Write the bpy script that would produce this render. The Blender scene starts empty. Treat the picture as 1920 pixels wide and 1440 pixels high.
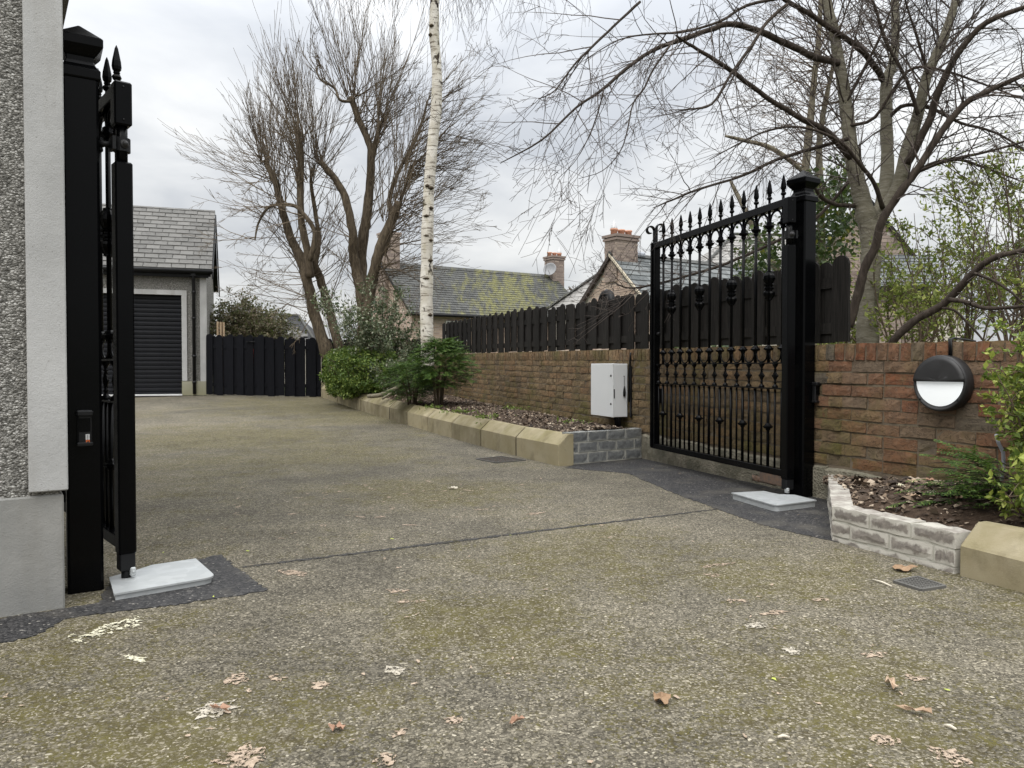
import bpy, bmesh, math, random
from mathutils import Vector, Matrix, Quaternion
R = math.radians
rnd = random.Random(7)
S = bpy.context.scene
COL = S.collection

# ------------------------------------------------------------------ camera
CAM_H = 0.85
F = 1442.0            # focal length in photograph pixels (photograph 1920 x 1440)
PITCH = R(1.19)
cd = bpy.data.cameras.new('camera'); cam = bpy.data.objects.new('camera', cd); COL.objects.link(cam)
cam.location = (0, 0, CAM_H); cam.rotation_euler = (R(90) - PITCH, 0, 0)
cd.sensor_width = 36; cd.lens = 36 * F / 1920; cd.clip_start = 0.05; cd.clip_end = 3000
S.camera = cam

# ------------------------------------------------------------------ world: overcast sky
SUN_EL, SUN_AZ = R(54), R(-152)        # azimuth from +Y, towards +X positive
w = bpy.data.worlds.new('World'); S.world = w; w.use_nodes = True
wn, wl = w.node_tree.nodes, w.node_tree.links
wn.clear()
def wnode(t, **k):
    n = wn.new(t)
    for a, b in k.items(): setattr(n, a, b)
    return n
wo = wnode('ShaderNodeOutputWorld')
sky = wnode('ShaderNodeTexSky'); sky.sky_type = 'NISHITA'; sky.sun_disc = False
sky.sun_elevation = SUN_EL; sky.sun_rotation = SUN_AZ; sky.dust_density = 3
b1 = wnode('ShaderNodeBackground'); b1.inputs[1].default_value = 0.1
wl.new(sky.outputs[0], b1.inputs[0])
tc = wnode('ShaderNodeTexCoord')
sx = wnode('ShaderNodeSeparateXYZ'); wl.new(tc.outputs['Generated'], sx.inputs[0])
def wm(op, a, b=None, c=None, clamp=False):
    n = wnode('ShaderNodeMath', operation=op); n.use_clamp = clamp
    for i, v in enumerate((a, b, c)):
        if v is None: continue
        if isinstance(v, (int, float)): n.inputs[i].default_value = v
        else: wl.new(v, n.inputs[i])
    return n.outputs[0]
zc = wm('MAXIMUM', sx.outputs[2], 0.0)
den = wm('ADD', zc, 0.22)
px, py = wm('DIVIDE', sx.outputs[0], den), wm('DIVIDE', sx.outputs[1], den)
cmb = wnode('ShaderNodeCombineXYZ'); wl.new(px, cmb.inputs[0]); wl.new(py, cmb.inputs[1])
def wnoise(scale, detail, rough, off):
    mp = wnode('ShaderNodeMapping'); mp.inputs['Location'].default_value = off
    wl.new(cmb.outputs[0], mp.inputs[0])
    n = wnode('ShaderNodeTexNoise'); n.inputs['Scale'].default_value = scale
    n.inputs['Detail'].default_value = detail; n.inputs['Roughness'].default_value = rough
    n.inputs['Distortion'].default_value = 0.4
    wl.new(mp.outputs[0], n.inputs['Vector']); return n.outputs[0]
n1 = wnoise(0.75, 6, 0.5, (1.3, 0.4, 0)); n2 = wnoise(2.2, 6, 0.55, (4.2, 1.7, 3))
cl = wm('ADD', wm('MULTIPLY', n1, 0.72), wm('MULTIPLY', n2, 0.28))
ramp = wnode('ShaderNodeValToRGB'); wl.new(cl, ramp.inputs[0])
e = ramp.color_ramp.elements
e[0].position = 0.40; e[0].color = (0.56, 0.585, 0.622, 1)
e[1].position = 0.60; e[1].color = (1.0, 1.0, 0.98, 1)
# overcast gradient: zenith brightened above the frame to put more light on the scene
grad = wm('ADD', wm('MULTIPLY', zc, 0.45), wm('ADD', wm('MULTIPLY', wm('MULTIPLY', zc, zc), wm('ADD', zc, 1.8)), 0.66))
sc = wnode('ShaderNodeVectorMath', operation='SCALE'); wl.new(ramp.outputs[0], sc.inputs[0]); wl.new(grad, sc.inputs[3])
b2 = wnode('ShaderNodeBackground'); b2.inputs[1].default_value = 1.0
wl.new(sc.outputs[0], b2.inputs[0])
mx = wnode('ShaderNodeMixShader'); mx.inputs[0].default_value = 0.9
wl.new(b1.outputs[0], mx.inputs[1]); wl.new(b2.outputs[0], mx.inputs[2]); wl.new(mx.outputs[0], wo.inputs[0])

sd = bpy.data.lights.new('sun', 'SUN'); sd.energy = 1.5; sd.angle = R(45); sd.color = (1, 0.965, 0.91)
sun = bpy.data.objects.new('sun', sd); COL.objects.link(sun); sun.location = (0, 0, 30)
sun.rotation_euler = (-Vector((math.sin(SUN_AZ) * math.cos(SUN_EL), math.cos(SUN_AZ) * math.cos(SUN_EL), math.sin(SUN_EL)))).to_track_quat('-Z', 'Y').to_euler()

vs = S.view_settings
vs.view_transform = 'Standard'; vs.look = 'None'; vs.gamma = 1; vs.use_curve_mapping = False; vs.exposure = 0.40
S.render.engine = 'CYCLES'
S.cycles.max_bounces = 6; S.cycles.transparent_max_bounces = 8

# ------------------------------------------------------------------ helpers
_cp, _sp = math.cos(PITCH), math.sin(PITCH)
def P(u, v, D):
    """world point seen at photograph pixel (u, v), D metres in front of the camera"""
    x, y = (u - 960) / F, (720 - v) / F
    dy = _cp + y * _sp; dz = -_sp + y * _cp
    s = D / dy
    return Vector((x * s, D, CAM_H + dz * s))
def gz(y):
    t = max(0.0, y - 7.4)
    t = min(t, 9.6)
    return 0.014 * t + 0.0017 * t * t

class MB:
    """collects shapes; build() links them as ONE mesh object"""
    def __init__(s): s.v, s.f, s.sm, s.mi, s.m = [], [], [], [], Matrix.Identity(4)
    def add(s, verts, faces, smooth=False, mi=0):
        b = len(s.v)
        s.v += [s.m @ Vector(p) for p in verts]
        for f in faces:
            s.f.append([b + i for i in f]); s.sm.append(smooth); s.mi.append(mi)
        return s
    def box(s, c, d, rz=0, mi=0):
        x, y, z = d[0] / 2, d[1] / 2, d[2] / 2
        cs, sn = math.cos(rz), math.sin(rz)
        vs_ = []
        for k in (-z, z):
            for i, j in ((-x, -y), (x, -y), (x, y), (-x, y)):
                vs_.append((c[0] + i * cs - j * sn, c[1] + i * sn + j * cs, c[2] + k))
        return s.add(vs_, [(3, 2, 1, 0), (4, 5, 6, 7), (0, 1, 5, 4), (1, 2, 6, 5), (2, 3, 7, 6), (3, 0, 4, 7)], mi=mi)
    def bbox(s, c, d, b=0.004, rz=0, mi=0):
        """box with chamfered edges"""
        bm = bmesh.new(); bmesh.ops.create_cube(bm, size=1)
        bmesh.ops.scale(bm, vec=d, verts=bm.verts)
        bmesh.ops.bevel(bm, geom=bm.edges[:], offset=min(b, min(d) * 0.45), segments=1, affect='EDGES', profile=0.5)
        bm.verts.index_update()
        M = Matrix.Translation(c) @ Matrix.Rotation(rz, 4, 'Z')
        s.add([M @ v.co for v in bm.verts], [[v.index for v in f.verts] for f in bm.faces], mi=mi)
        bm.free(); return s
    def tube(s, pts, rad, n=6, cap=True, mi=0, smooth=True):
        pts = [Vector(p) for p in pts]
        if not hasattr(rad, '__len__'): rad = [rad] * len(pts)
        t = (pts[1] - pts[0]).normalized()
        a = t.orthogonal().normalized()
        vs_, fs = [], []
        for i, p in enumerate(pts):
            q = pts[min(i + 1, len(pts) - 1)] - pts[max(i - 1, 0)]
            if q.length > 1e-9:
                q.normalize(); a = (a - q * a.dot(q))
                a = a.normalized() if a.length > 1e-6 else q.orthogonal().normalized()
                t = q
            b = t.cross(a)
            for k in range(n):
                g = 2 * math.pi * k / n
                vs_.append(p + (a * math.cos(g) + b * math.sin(g)) * rad[i])
        for i in range(len(pts) - 1):
            for k in range(n):
                k2 = (k + 1) % n
                fs.append((i * n + k, i * n + k2, (i + 1) * n + k2, (i + 1) * n + k))
        if cap:
            fs.append(tuple(reversed(range(n)))); fs.append(tuple(range((len(pts) - 1) * n, len(pts) * n)))
        return s.add(vs_, fs, smooth, mi)
    def lathe(s, prof, n=10, c=(0, 0, 0), smooth=True, rot=0.0, mi=0):
        """prof: (radius, z) list bottom to top, around vertical axis at c"""
        vs_, fs = [], []
        for r, z in prof:
            for k in range(n):
                g = rot + 2 * math.pi * k / n
                vs_.append((c[0] + r * math.cos(g), c[1] + r * math.sin(g), c[2] + z))
        for i in range(len(prof) - 1):
            for k in range(n):
                k2 = (k + 1) % n
                fs.append((i * n + k, i * n + k2, (i + 1) * n + k2, (i + 1) * n + k))
        fs.append(tuple(reversed(range(n)))); fs.append(tuple(range((len(prof) - 1) * n, len(prof) * n)))
        return s.add(vs_, fs, smooth, mi)
    def prism(s, poly, z0, z1, mi=0):
        n = len(poly)
        vs_ = [(x, y, z0) for x, y in poly] + [(x, y, z1) for x, y in poly]
        fs = [tuple(reversed(range(n))), tuple(range(n, 2 * n))] + [(i, (i + 1) % n, n + (i + 1) % n, n + i) for i in range(n)]
        return s.add(vs_, fs, mi=mi)
    def extr(s, poly3, vec, mi=0):
        """closed polygon of 3-D points swept along vec"""
        n = len(poly3); vec = Vector(vec)
        vs_ = [Vector(p) for p in poly3]; vs_ += [p + vec for p in vs_]
        fs = [tuple(reversed(range(n))), tuple(range(n, 2 * n))] + [(i, (i + 1) % n, n + (i + 1) % n, n + i) for i in range(n)]
        return s.add(vs_, fs, mi=mi)
    def mesh(s, name, mats=()):
        me = bpy.data.meshes.new(name)
        me.from_pydata([tuple(p) for p in s.v], [], s.f)
        me.polygons.foreach_set('use_smooth', s.sm)
        me.polygons.foreach_set('material_index', s.mi)
        for m in (mats if isinstance(mats, (list, tuple)) else [mats]): me.materials.append(m)
        me.update(); return me
    def build(s, name, mats, parent=None, fix=True):
        me = s.mesh(name, mats)
        if fix:
            bm = bmesh.new(); bm.from_mesh(me); bmesh.ops.recalc_face_normals(bm, faces=bm.faces[:]); bm.to_mesh(me); bm.free()
        return inst(name, me, parent)
def inst(name, me, parent=None, loc=(0, 0, 0), rot=(0, 0, 0), scale=None):
    o = bpy.data.objects.new(name, me); COL.objects.link(o)
    o.location = loc; o.rotation_euler = rot
    if scale: o.scale = scale
    if parent: o.parent = parent
    return o
def tag(o, label=None, cat=None, group=None, kind=None):
    if label: o['label'] = label
    if cat: o['category'] = cat
    if group: o['group'] = group
    if kind: o['kind'] = kind
    return o
def thing(name, label, cat, loc=(0, 0, 0), rz=0.0, group=None, rot=None):
    o = bpy.data.objects.new(name, None); COL.objects.link(o); o.empty_display_size = 0.2
    o.location = loc; o.rotation_euler = rot if rot else (0, 0, rz)
    return tag(o, label, cat, group)

# ------------------------------------------------------------------ materials
class G:
    def __init__(s, name):
        s.m = bpy.data.materials.new(name); s.m.use_nodes = True
        s.N, s.L = s.m.node_tree.nodes, s.m.node_tree.links
        s.b = s.N['Principled BSDF']; s._c = None
    def node(s, t, **k):
        n = s.N.new(t)
        for a, b in k.items(): setattr(n, a, b)
        return n
    def put(s, sock, v):
        if isinstance(v, (int, float)): sock.default_value = v
        elif isinstance(v, (tuple, list)): sock.default_value = (*v, 1) if len(v) == 3 and sock.type == 'RGBA' else v
        else: s.L.new(v, sock)
    @property
    def co(s):
        if not s._c:
            s._c = s.node('ShaderNodeTexCoord').outputs['Object']
        return s._c
    @property
    def rnd(s): return s.node('ShaderNodeObjectInfo').outputs['Random']
    @property
    def isl(s): return s.node('ShaderNodeNewGeometry').outputs['Random Per Island']
    def shifted(s):
        """object coordinates moved by a random amount for each object"""
        n = s.node('ShaderNodeVectorMath', operation='ADD'); s.L.new(s.co, n.inputs[0])
        c = s.node('ShaderNodeCombineXYZ'); r = s.math('MULTIPLY', s.rnd, 37.0)
        for i in range(3): s.L.new(r, c.inputs[i])
        s.L.new(c.outputs[0], n.inputs[1]); return n.outputs[0]
    def scaled(s, vec, sc):
        m = s.node('ShaderNodeMapping'); s.L.new(vec, m.inputs[0]); m.inputs['Scale'].default_value = sc; return m.outputs[0]
    def noise(s, scale, detail=3, rough=0.55, vec=None, dist=0.0):
        n = s.node('ShaderNodeTexNoise'); n.inputs['Scale'].default_value = scale; n.inputs['Detail'].default_value = detail
        n.inputs['Roughness'].default_value = rough; n.inputs['Distortion'].default_value = dist
        s.L.new(vec if vec is not None else s.co, n.inputs['Vector']); return n.outputs[0]
    def vor(s, scale, feature='F1', out=0, vec=None, rand=1.0):
        n = s.node('ShaderNodeTexVoronoi', feature=feature); n.inputs['Scale'].default_value = scale
        n.inputs['Randomness'].default_value = rand
        s.L.new(vec if vec is not None else s.co, n.inputs['Vector']); return n.outputs[out]
    def math(s, op, a, b=0.0, clamp=False):
        n = s.node('ShaderNodeMath', operation=op); n.use_clamp = clamp
        s.put(n.inputs[0], a); s.put(n.inputs[1], b); return n.outputs[0]
    def mr(s, v, a, b, c=0.0, d=1.0):
        n = s.node('ShaderNodeMapRange'); s.put(n.inputs[0], v)
        for i, x in enumerate((a, b, c, d)): n.inputs[i + 1].default_value = x
        return n.outputs[0]
    def ramp(s, fac, stops, interp='LINEAR'):
        n = s.node('ShaderNodeValToRGB'); s.put(n.inputs[0], fac); r = n.color_ramp; r.interpolation = interp
        while len(r.elements) < len(stops): r.elements.new(0.5)
        for e_, (p, c) in zip(r.elements, stops): e_.position = p; e_.color = (*c, 1)
        return n.outputs[0]
    def mix(s, fac, a, b, mode='MIX'):
        n = s.node('ShaderNodeMix', data_type='RGBA', blend_type=mode); s.put(n.inputs[0], fac)
        s.put(n.inputs[6], a); s.put(n.inputs[7], b); return n.outputs[2]
    def sep(s, vec, i):
        n = s.node('ShaderNodeSeparateXYZ'); s.L.new(vec, n.inputs[0]); return n.outputs[i]
    def bump(s, h, strength=0.5, dist=0.01, prev=None):
        n = s.node('ShaderNodeBump'); n.inputs['Strength'].default_value = strength; n.inputs['Distance'].default_value = dist
        s.L.new(h, n.inputs['Height'])
        if prev is not None: s.L.new(prev, n.inputs['Normal'])
        return n.outputs[0]
    def out(s, col=None, rough=0.7, normal=None, spec=None, metal=None, trans=None):
        if col is not None: s.put(s.b.inputs['Base Color'], col)
        s.put(s.b.inputs['Roughness'], rough)
        if normal is not None: s.L.new(normal, s.b.inputs['Normal'])
        if spec is not None: s.b.inputs['Specular IOR Level'].default_value = spec
        if metal is not None: s.b.inputs['Metallic'].default_value = metal
        return s.m
M = {}
def simple(name, c1, c2, scale=12, rough=0.7, bump=0.0, bscale=80, spec=None, metal=None, bdist=0.004):
    g = G(name); v = g.shifted()
    col = g.mix(g.mr(g.noise(scale, 4, 0.6, v), 0.3, 0.7), c1, c2)
    nm = g.bump(g.noise(bscale, 4, 0.6, v), bump, bdist) if bump else None
    M[name] = g.out(col, rough, nm, spec, metal); return M[name]

# weathered tarmac with moss
g = G('asphalt')
def warp(g, sc, amt, vec=None):
    v = vec if vec is not None else g.co
    n_ = g.node('ShaderNodeTexNoise'); n_.inputs['Scale'].default_value = sc; n_.inputs['Detail'].default_value = 2; g.L.new(v, n_.inputs['Vector'])
    s1 = g.node('ShaderNodeVectorMath', operation='SCALE'); g.L.new(n_.outputs[1], s1.inputs[0]); s1.inputs[3].default_value = amt
    s2 = g.node('ShaderNodeVectorMath', operation='ADD'); g.L.new(v, s2.inputs[0]); g.L.new(s1.outputs[0], s2.inputs[1]); return s2.outputs[0]
wc = warp(g, 55, 0.016)
stA, dA, stB, dB = g.vor(165, 'F1', 1, wc), g.vor(165, 'F1', 0, wc), g.vor(88, 'F1', 1, wc), g.vor(88, 'F1', 0, wc)
rA, rB = g.sep(stA, 0), g.sep(stB, 0)
bigm = g.math('MULTIPLY', g.mr(rB, 0.60, 0.64), g.mr(dB, 0.52, 0.42))
val = g.mix(bigm, rA, g.sep(stB, 1))
big, mid, fine = g.noise(0.35, 4, 0.55), g.noise(2.1, 5, 0.65), g.noise(24, 4, 0.65)
grey = g.ramp(val, [(0.0, (0.060, 0.056, 0.048)), (0.4, (0.155, 0.145, 0.124)), (0.8, (0.285, 0.266, 0.228)), (0.97, (0.42, 0.39, 0.335)), (1.0, (0.66, 0.63, 0.56))])
gap = g.math('MULTIPLY', g.mr(dA, 0.42, 0.75), g.math('SUBTRACT', 1.0, bigm))
grey = g.mix(g.math('MULTIPLY', gap, 0.75), grey, (0.045, 0.039, 0.028))
# worn pale areas and darker damp areas
worn = g.mr(g.math('ADD', g.math('MULTIPLY', big, 0.55), g.math('MULTIPLY', mid, 0.45)), 0.40, 0.60)
grey = g.mix(1.0, grey, g.mix(worn, (0.60, 0.59, 0.54), (1.20, 1.17, 1.06)), 'MULTIPLY')
grey = g.mix(g.math('MULTIPLY', g.mr(fine, 0.48, 0.68), 0.4), grey, (0.26, 0.238, 0.19))
# moss: where the drive stays damp, broken up between the stones
def spot(cx, cy, r0, r1):
    d = g.node('ShaderNodeVectorMath', operation='DISTANCE'); g.L.new(g.co, d.inputs[0]); d.inputs[1].default_value = (cx, cy, 0)
    return g.mr(d.outputs['Value'], r1, r0)
damp = None
for sp in ((0.35, 3.35, .1, .95), (1.0, 3.15, .1, .8), (-1.55, 2.0, .2, 1.1), (2.05, 2.45, .2, 1.1), (-0.75, 1.75, .1, .7), (2.3, 3.0, .1, .6), (-3.2, 9.0, .6, 2.4), (-0.1, 2.55, .1, .6), (0.9, 2.05, .1, .8), (-2.2, 12.0, .5, 2.6), (-3.6, 14.2, 1.0, 3.0), (-2.2, 7.2, .4, 1.9), (-0.6, 5.2, .2, 1.0)):
    q = spot(*sp); damp = q if damp is None else g.math('MAXIMUM', damp, q)
damp = g.math('ADD', g.math('MULTIPLY', damp, 0.55), g.mr(g.noise(0.7, 4, 0.6), 0.40, 0.70, 0.0, 0.55), True)
mn = g.math('ADD', g.math('MULTIPLY', g.noise(5, 5, 0.72), 0.42), g.math('MULTIPLY', g.noise(70, 4, 0.7), 0.58))
mm_ = g.math('SUBTRACT', g.math('ADD', mn, g.math('MULTIPLY', damp, 0.25)), 0.592)
moss_m = g.math('MULTIPLY', g.mr(mm_, 0.0, 0.055), g.mr(val, 0.92, 0.45))
moss_c = g.mix(g.mr(g.noise(14, 4, .65), .35, .65), (0.058, 0.046, 0.016), (0.128, 0.114, 0.024))
col = g.mix(g.math('MULTIPLY', moss_m, 0.80), grey, moss_c)
film = g.math('MULTIPLY', damp, g.mr(mid, 0.3, 0.65))
col = g.mix(g.math('MULTIPLY', film, 0.32), col, (0.150, 0.132, 0.070))
stn = g.math('MULTIPLY', g.mr(g.noise(6.5, 5, 0.7, dist=0.6), 0.675, 0.72), g.mr(g.noise(80, 3, 0.7), 0.44, 0.56))
col = g.mix(g.math('MULTIPLY', stn, 0.7), col, (0.46, 0.36, 0.29))
col = g.mix(1.0, col, (0.82, 0.805, 0.79), 'MULTIPLY')
h = g.math('ADD', g.math('MULTIPLY', g.math('SUBTRACT', 1.0, dA), 0.6), g.math('MULTIPLY', val, 0.5))
M['asphalt'] = g.out(col, 0.88, g.bump(h, 0.7, 0.005), 0.25)
# fresh black tarmac
g = G('new_tarmac'); st = g.vor(125, 'F1', 1); ds = g.vor(125, 'F1', 0)
col = g.ramp(g.sep(st, 0), [(0, (0.006, 0.006, 0.007)), (0.7, (0.038, 0.037, 0.038)), (0.975, (0.07, 0.067, 0.065)), (0.99, (0.16, 0.15, 0.14)), (1, (0.3, 0.28, 0.25))])
col = g.mix(g.mr(g.noise(3.5, 4, 0.6), 0.5, 0.75), col, (0.085, 0.078, 0.066))
M['new_tarmac'] = g.out(col, 0.7, g.bump(g.math('SUBTRACT', g.sep(st, 1), ds), 0.7, 0.005), 0.4)
# soil
g = G('soil'); col = g.ramp(g.noise(22, 6, 0.75), [(0.3, (0.028, 0.018, 0.012)), (0.55, (0.075, 0.05, 0.034)), (0.75, (0.15, 0.112, 0.078))])
M['soil'] = g.out(col, 0.95, g.bump(g.noise(60, 6, 0.75), 0.9, 0.02), 0.2)
g = G('garden_ground'); col = g.ramp(g.noise(3, 6, 0.7), [(0.3, (0.03, 0.045, 0.014)), (0.7, (0.075, 0.085, 0.035))])
M['garden_ground'] = g.out(col, 0.95, g.bump(g.noise(30, 6, 0.75), 0.8, 0.03), 0.2)
# rustic brick: one tone per brick, creased face
def brick_mat(name, tones, moss=0.3, dark=0.5, crease=1.0, scale=1.0):
    g = G(name); v = g.shifted()
    r = g.math('FRACT', g.math('ADD', g.rnd, g.isl))
    base = g.ramp(r, tones)
    n1 = g.noise(9, 6, 0.7, v, 1.2); n2 = g.noise(38 * scale, 5, 0.7, v, 0.5)
    base = g.mix(g.math('MULTIPLY', g.mr(n1, 0.42, 0.62), dark), base, (0.055, 0.042, 0.032))
    base = g.mix(g.math('MULTIPLY', g.mr(n2, 0.5, 0.75), 0.45), base, (0.27, 0.205, 0.15))
    wv = g.node('ShaderNodeNewGeometry').outputs['Position']
    mz = g.noise(2.4, 5, 0.65, wv)
    low = g.mr(g.sep(wv, 2), 0.62, 0.12)
    mm = g.math('ADD', g.mr(mz, 0.5, 0.68), g.math('MULTIPLY', low, g.mr(mz, 0.3, 0.6)))
    base = g.mix(g.math('MULTIPLY', mm, moss, True), base, g.mix(g.noise(50, 3, 0.6, wv), (0.075, 0.066, 0.022), (0.155, 0.13, 0.05)))
    cr = g.noise(11, 4, 0.6, g.scaled(v, (1, 1, 2.2)), 1.8)
    line = g.mr(g.math('ABSOLUTE', g.math('SUBTRACT', cr, 0.5)), 0.0, 0.032)
    base = g.mix(g.math('MULTIPLY', g.math('SUBTRACT', 1.0, line), 0.7 * crease), base, (0.022, 0.016, 0.011))
    nm = g.bump(line, 0.6 * crease, 0.005); nm = g.bump(n2, 0.5, 0.004, nm)
    nz = g.sep(g.node('ShaderNodeNewGeometry').outputs['Normal'], 2)
    base = g.mix(g.math('MULTIPLY', g.mr(nz, .5, .9), g.mr(g.noise(9, 5, .65, wv), .34, .55)), base, (0.115, 0.115, 0.03))
    M[name] = g.out(base, 0.9, nm, 0.25)
brick_mat('brick_red', [(0, (0.195, 0.075, 0.038)), (0.2, (0.178, 0.088, 0.05)), (0.5, (0.18, 0.11, 0.067)), (0.82, (0.178, 0.122, 0.08)), (0.94, (0.13, 0.105, 0.078)), (1, (0.105, 0.095, 0.076))], 0.5, .45, .8, 1.3)
brick_mat('brick_brown', [(0, (0.21, 0.128, 0.066)), (0.5, (0.225, 0.158, 0.086)), (0.8, (0.175, 0.122, 0.068)), (1, (0.13, 0.096, 0.058))], 0.9)
simple('mortar', (0.085, 0.066, 0.046), (0.16, 0.128, 0.09), 14, 0.95, 0.8, 90)
g = G('footing'); v = g.co
col = g.mix(g.mr(g.noise(7, 5, 0.65), 0.4, 0.68), (0.15, 0.14, 0.105), (0.30, 0.275, 0.215)); col = g.mix(g.math('MULTIPLY', g.mr(g.vor(60, 'F1', 0), 0.25, 0.1), 0.7), col, (0.08, 0.075, 0.06))
M['footing'] = g.out(col, 0.95, g.bump(g.vor(70, 'F1', 0), 0.8, 0.01), 0.2)
# house bricks (small on the picture): each brick an island
g = G('house_brick'); col = g.ramp(g.math('FRACT', g.math('ADD', g.rnd, g.isl)), [(0, (0.46, 0.33, 0.265)), (0.4, (0.52, 0.40, 0.325)), (0.8, (0.58, 0.47, 0.39)), (1, (0.37, 0.285, 0.245))])
M['house_brick'] = g.out(g.mix(g.math('MULTIPLY', g.mr(g.noise(1.2, 4), 0.45, 0.7), 0.4), col, (0.29, 0.24, 0.16)), 0.9)
g = G('chimney_brick'); col = g.ramp(g.math('FRACT', g.math('ADD', g.rnd, g.isl)), [(0, (0.19, 0.145, 0.125)), (0.5, (0.27, 0.215, 0.185)), (1, (0.34, 0.27, 0.22))])
M['chimney_brick'] = g.out(col, 0.9)
simple('house_mortar', (0.46, 0.42, 0.36), (0.54, 0.50, 0.44), 6, 0.95)
# slates
def slate_mat(name, a, b, moss):
    g = G(name); r = g.math('FRACT', g.math('ADD', g.rnd, g.isl)); v = g.shifted()
    col = g.mix(r, a, b); col = g.mix(g.math('MULTIPLY', g.mr(g.noise(14, 5, 0.65, v), 0.4, 0.7), 0.4), col, tuple(x * 1.35 for x in b))
    if moss:
        wv = g.node('ShaderNodeNewGeometry').outputs['Position']
        sv = g.scaled(wv, (1.5, 0.5, 0.30))
        dd_ = g.node('ShaderNodeVectorMath', operation='DISTANCE'); g.L.new(g.scaled(wv, (1, .35, .35)), dd_.inputs[0]); dd_.inputs[1].default_value = (-.15, 30.6 * .35, 3.7 * .35)
        mm = g.math('MULTIPLY', g.mr(g.math('ADD', g.noise(2.6, 5, 0.62, sv), g.mr(dd_.outputs['Value'], 3.2, .4, -.14, .10)), 0.45, 0.60), g.mr(dd_.outputs['Value'], 3.4, 1.8))
        mm = g.math('MULTIPLY', mm, g.mr(g.noise(9, 3, 0.6, wv), 0.25, 0.6))
        col = g.mix(g.math('MULTIPLY', mm, moss, True), col, (0.165, 0.16, 0.055))
    M[name] = g.out(col, 0.6, g.bump(g.noise(40, 4, 0.6, v), 0.25, 0.004), 0.15)
slate_mat('slate', (0.088, 0.086, 0.081), (0.15, 0.146, 0.138), 0)
slate_mat('slate_moss', (0.042, 0.043, 0.041), (0.082, 0.083, 0.079), 0.9)
slate_mat('slate_blue', (0.075, 0.083, 0.085), (0.16, 0.17, 0.17), 0)
slate_mat('slate_pale', (0.20, 0.195, 0.185), (0.29, 0.28, 0.265), 0)
# render and dash
g = G('pebbledash'); pv_ = g.node('ShaderNodeVectorMath', operation='ADD'); g.L.new(g.co, pv_.inputs[0]); nn_ = g.node('ShaderNodeTexNoise'); nn_.inputs['Scale'].default_value = 60; g.L.new(g.co, nn_.inputs['Vector'])
sc2 = g.node('ShaderNodeVectorMath', operation='SCALE'); g.L.new(nn_.outputs[1], sc2.inputs[0]); sc2.inputs[3].default_value = 0.014; g.L.new(sc2.outputs[0], pv_.inputs[1]); pv_ = g.scaled(pv_.outputs[0], (1, 1, 1.35))
st = g.vor(118, 'F1', 1, pv_); ds = g.vor(118, 'F1', 0, pv_)
col = g.ramp(g.sep(st, 0), [(0, (0.10, 0.097, 0.088)), (0.3, (0.22, 0.213, 0.195)), (0.75, (0.36, 0.35, 0.325)), (1, (0.56, 0.55, 0.52))])
col = g.mix(g.math('MULTIPLY', g.mr(ds, 0.4, 0.75), 0.7), col, (0.06, 0.057, 0.05))
M['pebbledash'] = g.out(col, 0.9, g.bump(g.math('SUBTRACT', g.math('MULTIPLY', g.sep(st, 1), 0.75), g.math('MULTIPLY', ds, .7)), 0.9, 0.012), 0.3)
def render_mat(name, a, b, stain, green=0.0):
    g = G(name); wv = g.node('ShaderNodeNewGeometry').outputs['Position']
    col = g.mix(g.mr(g.noise(2.2, 5, 0.65, wv), 0.35, 0.68), a, b)
    col = g.mix(g.math('MULTIPLY', g.mr(g.noise(1.6, 5, 0.6, g.scaled(wv, (3, 3, 0.5))), 0.5, 0.68), 0.55), col, stain)
    col = g.mix(g.math('MULTIPLY', g.mr(g.vor(45, 'F1', 0, wv), 0.13, 0.06), 0.55), col, (0.17, 0.16, 0.14))
    if green: col = g.mix(g.math('MULTIPLY', g.mr(g.sep(wv, 2), 0.75, 0.25), green), col, (0.2, 0.19, 0.085))
    nm = g.bump(g.noise(190, 4, 0.7, wv), 0.5, 0.004); nm = g.bump(g.noise(35, 3, 0.6, wv), 0.3, 0.006, nm)
    M[name] = g.out(col, 0.9, nm, 0.25)
render_mat('render_band', (0.36, 0.36, 0.355), (0.46, 0.46, 0.455), (0.26, 0.245, 0.22))
render_mat('render_plinth', (0.215, 0.215, 0.205), (0.30, 0.295, 0.28), (0.18, 0.172, 0.15))
render_mat('garage_plinth', (0.27, 0.262, 0.21), (0.33, 0.32, 0.26), (0.2, 0.19, 0.12), 0.5)
# stone kerb
g = G('sandstone'); v = g.shifted(); wv = g.node('ShaderNodeNewGeometry').outputs['Position']
col = g.mix(g.rnd, (0.235, 0.205, 0.135), (0.365, 0.318, 0.215)); col = g.mix(g.mr(g.noise(5, 5, 0.65, v), 0.38, 0.68), col, (0.38, 0.34, 0.245))
nz = g.sep(g.node('ShaderNodeNewGeometry').outputs['Normal'], 2)
alg = g.math('MULTIPLY', g.mr(g.noise(3.5, 5, 0.6, wv), 0.36, 0.62), g.mr(nz, 0.2, 0.7, 0.35, 0.9))
col = g.mix(g.math('MULTIPLY', alg, 0.75), col, (0.185, 0.165, 0.068))
col = g.mix(g.math('MULTIPLY', g.mr(g.noise(4, 5, 0.65, g.scaled(wv, (1.1, 1.1, 1.0))), 0.50, 0.68), 0.5), col, (0.125, 0.10, 0.06))
col = g.mix(1.0, col, g.ramp(g.rnd, [(0, (0.60, 0.585, 0.55)), (1, (0.95, 0.93, 0.88))]), 'MULTIPLY')
M['sandstone'] = g.out(col, 0.9, g.bump(g.noise(120, 5, 0.7, v), 0.4, 0.004), 0.25)
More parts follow.
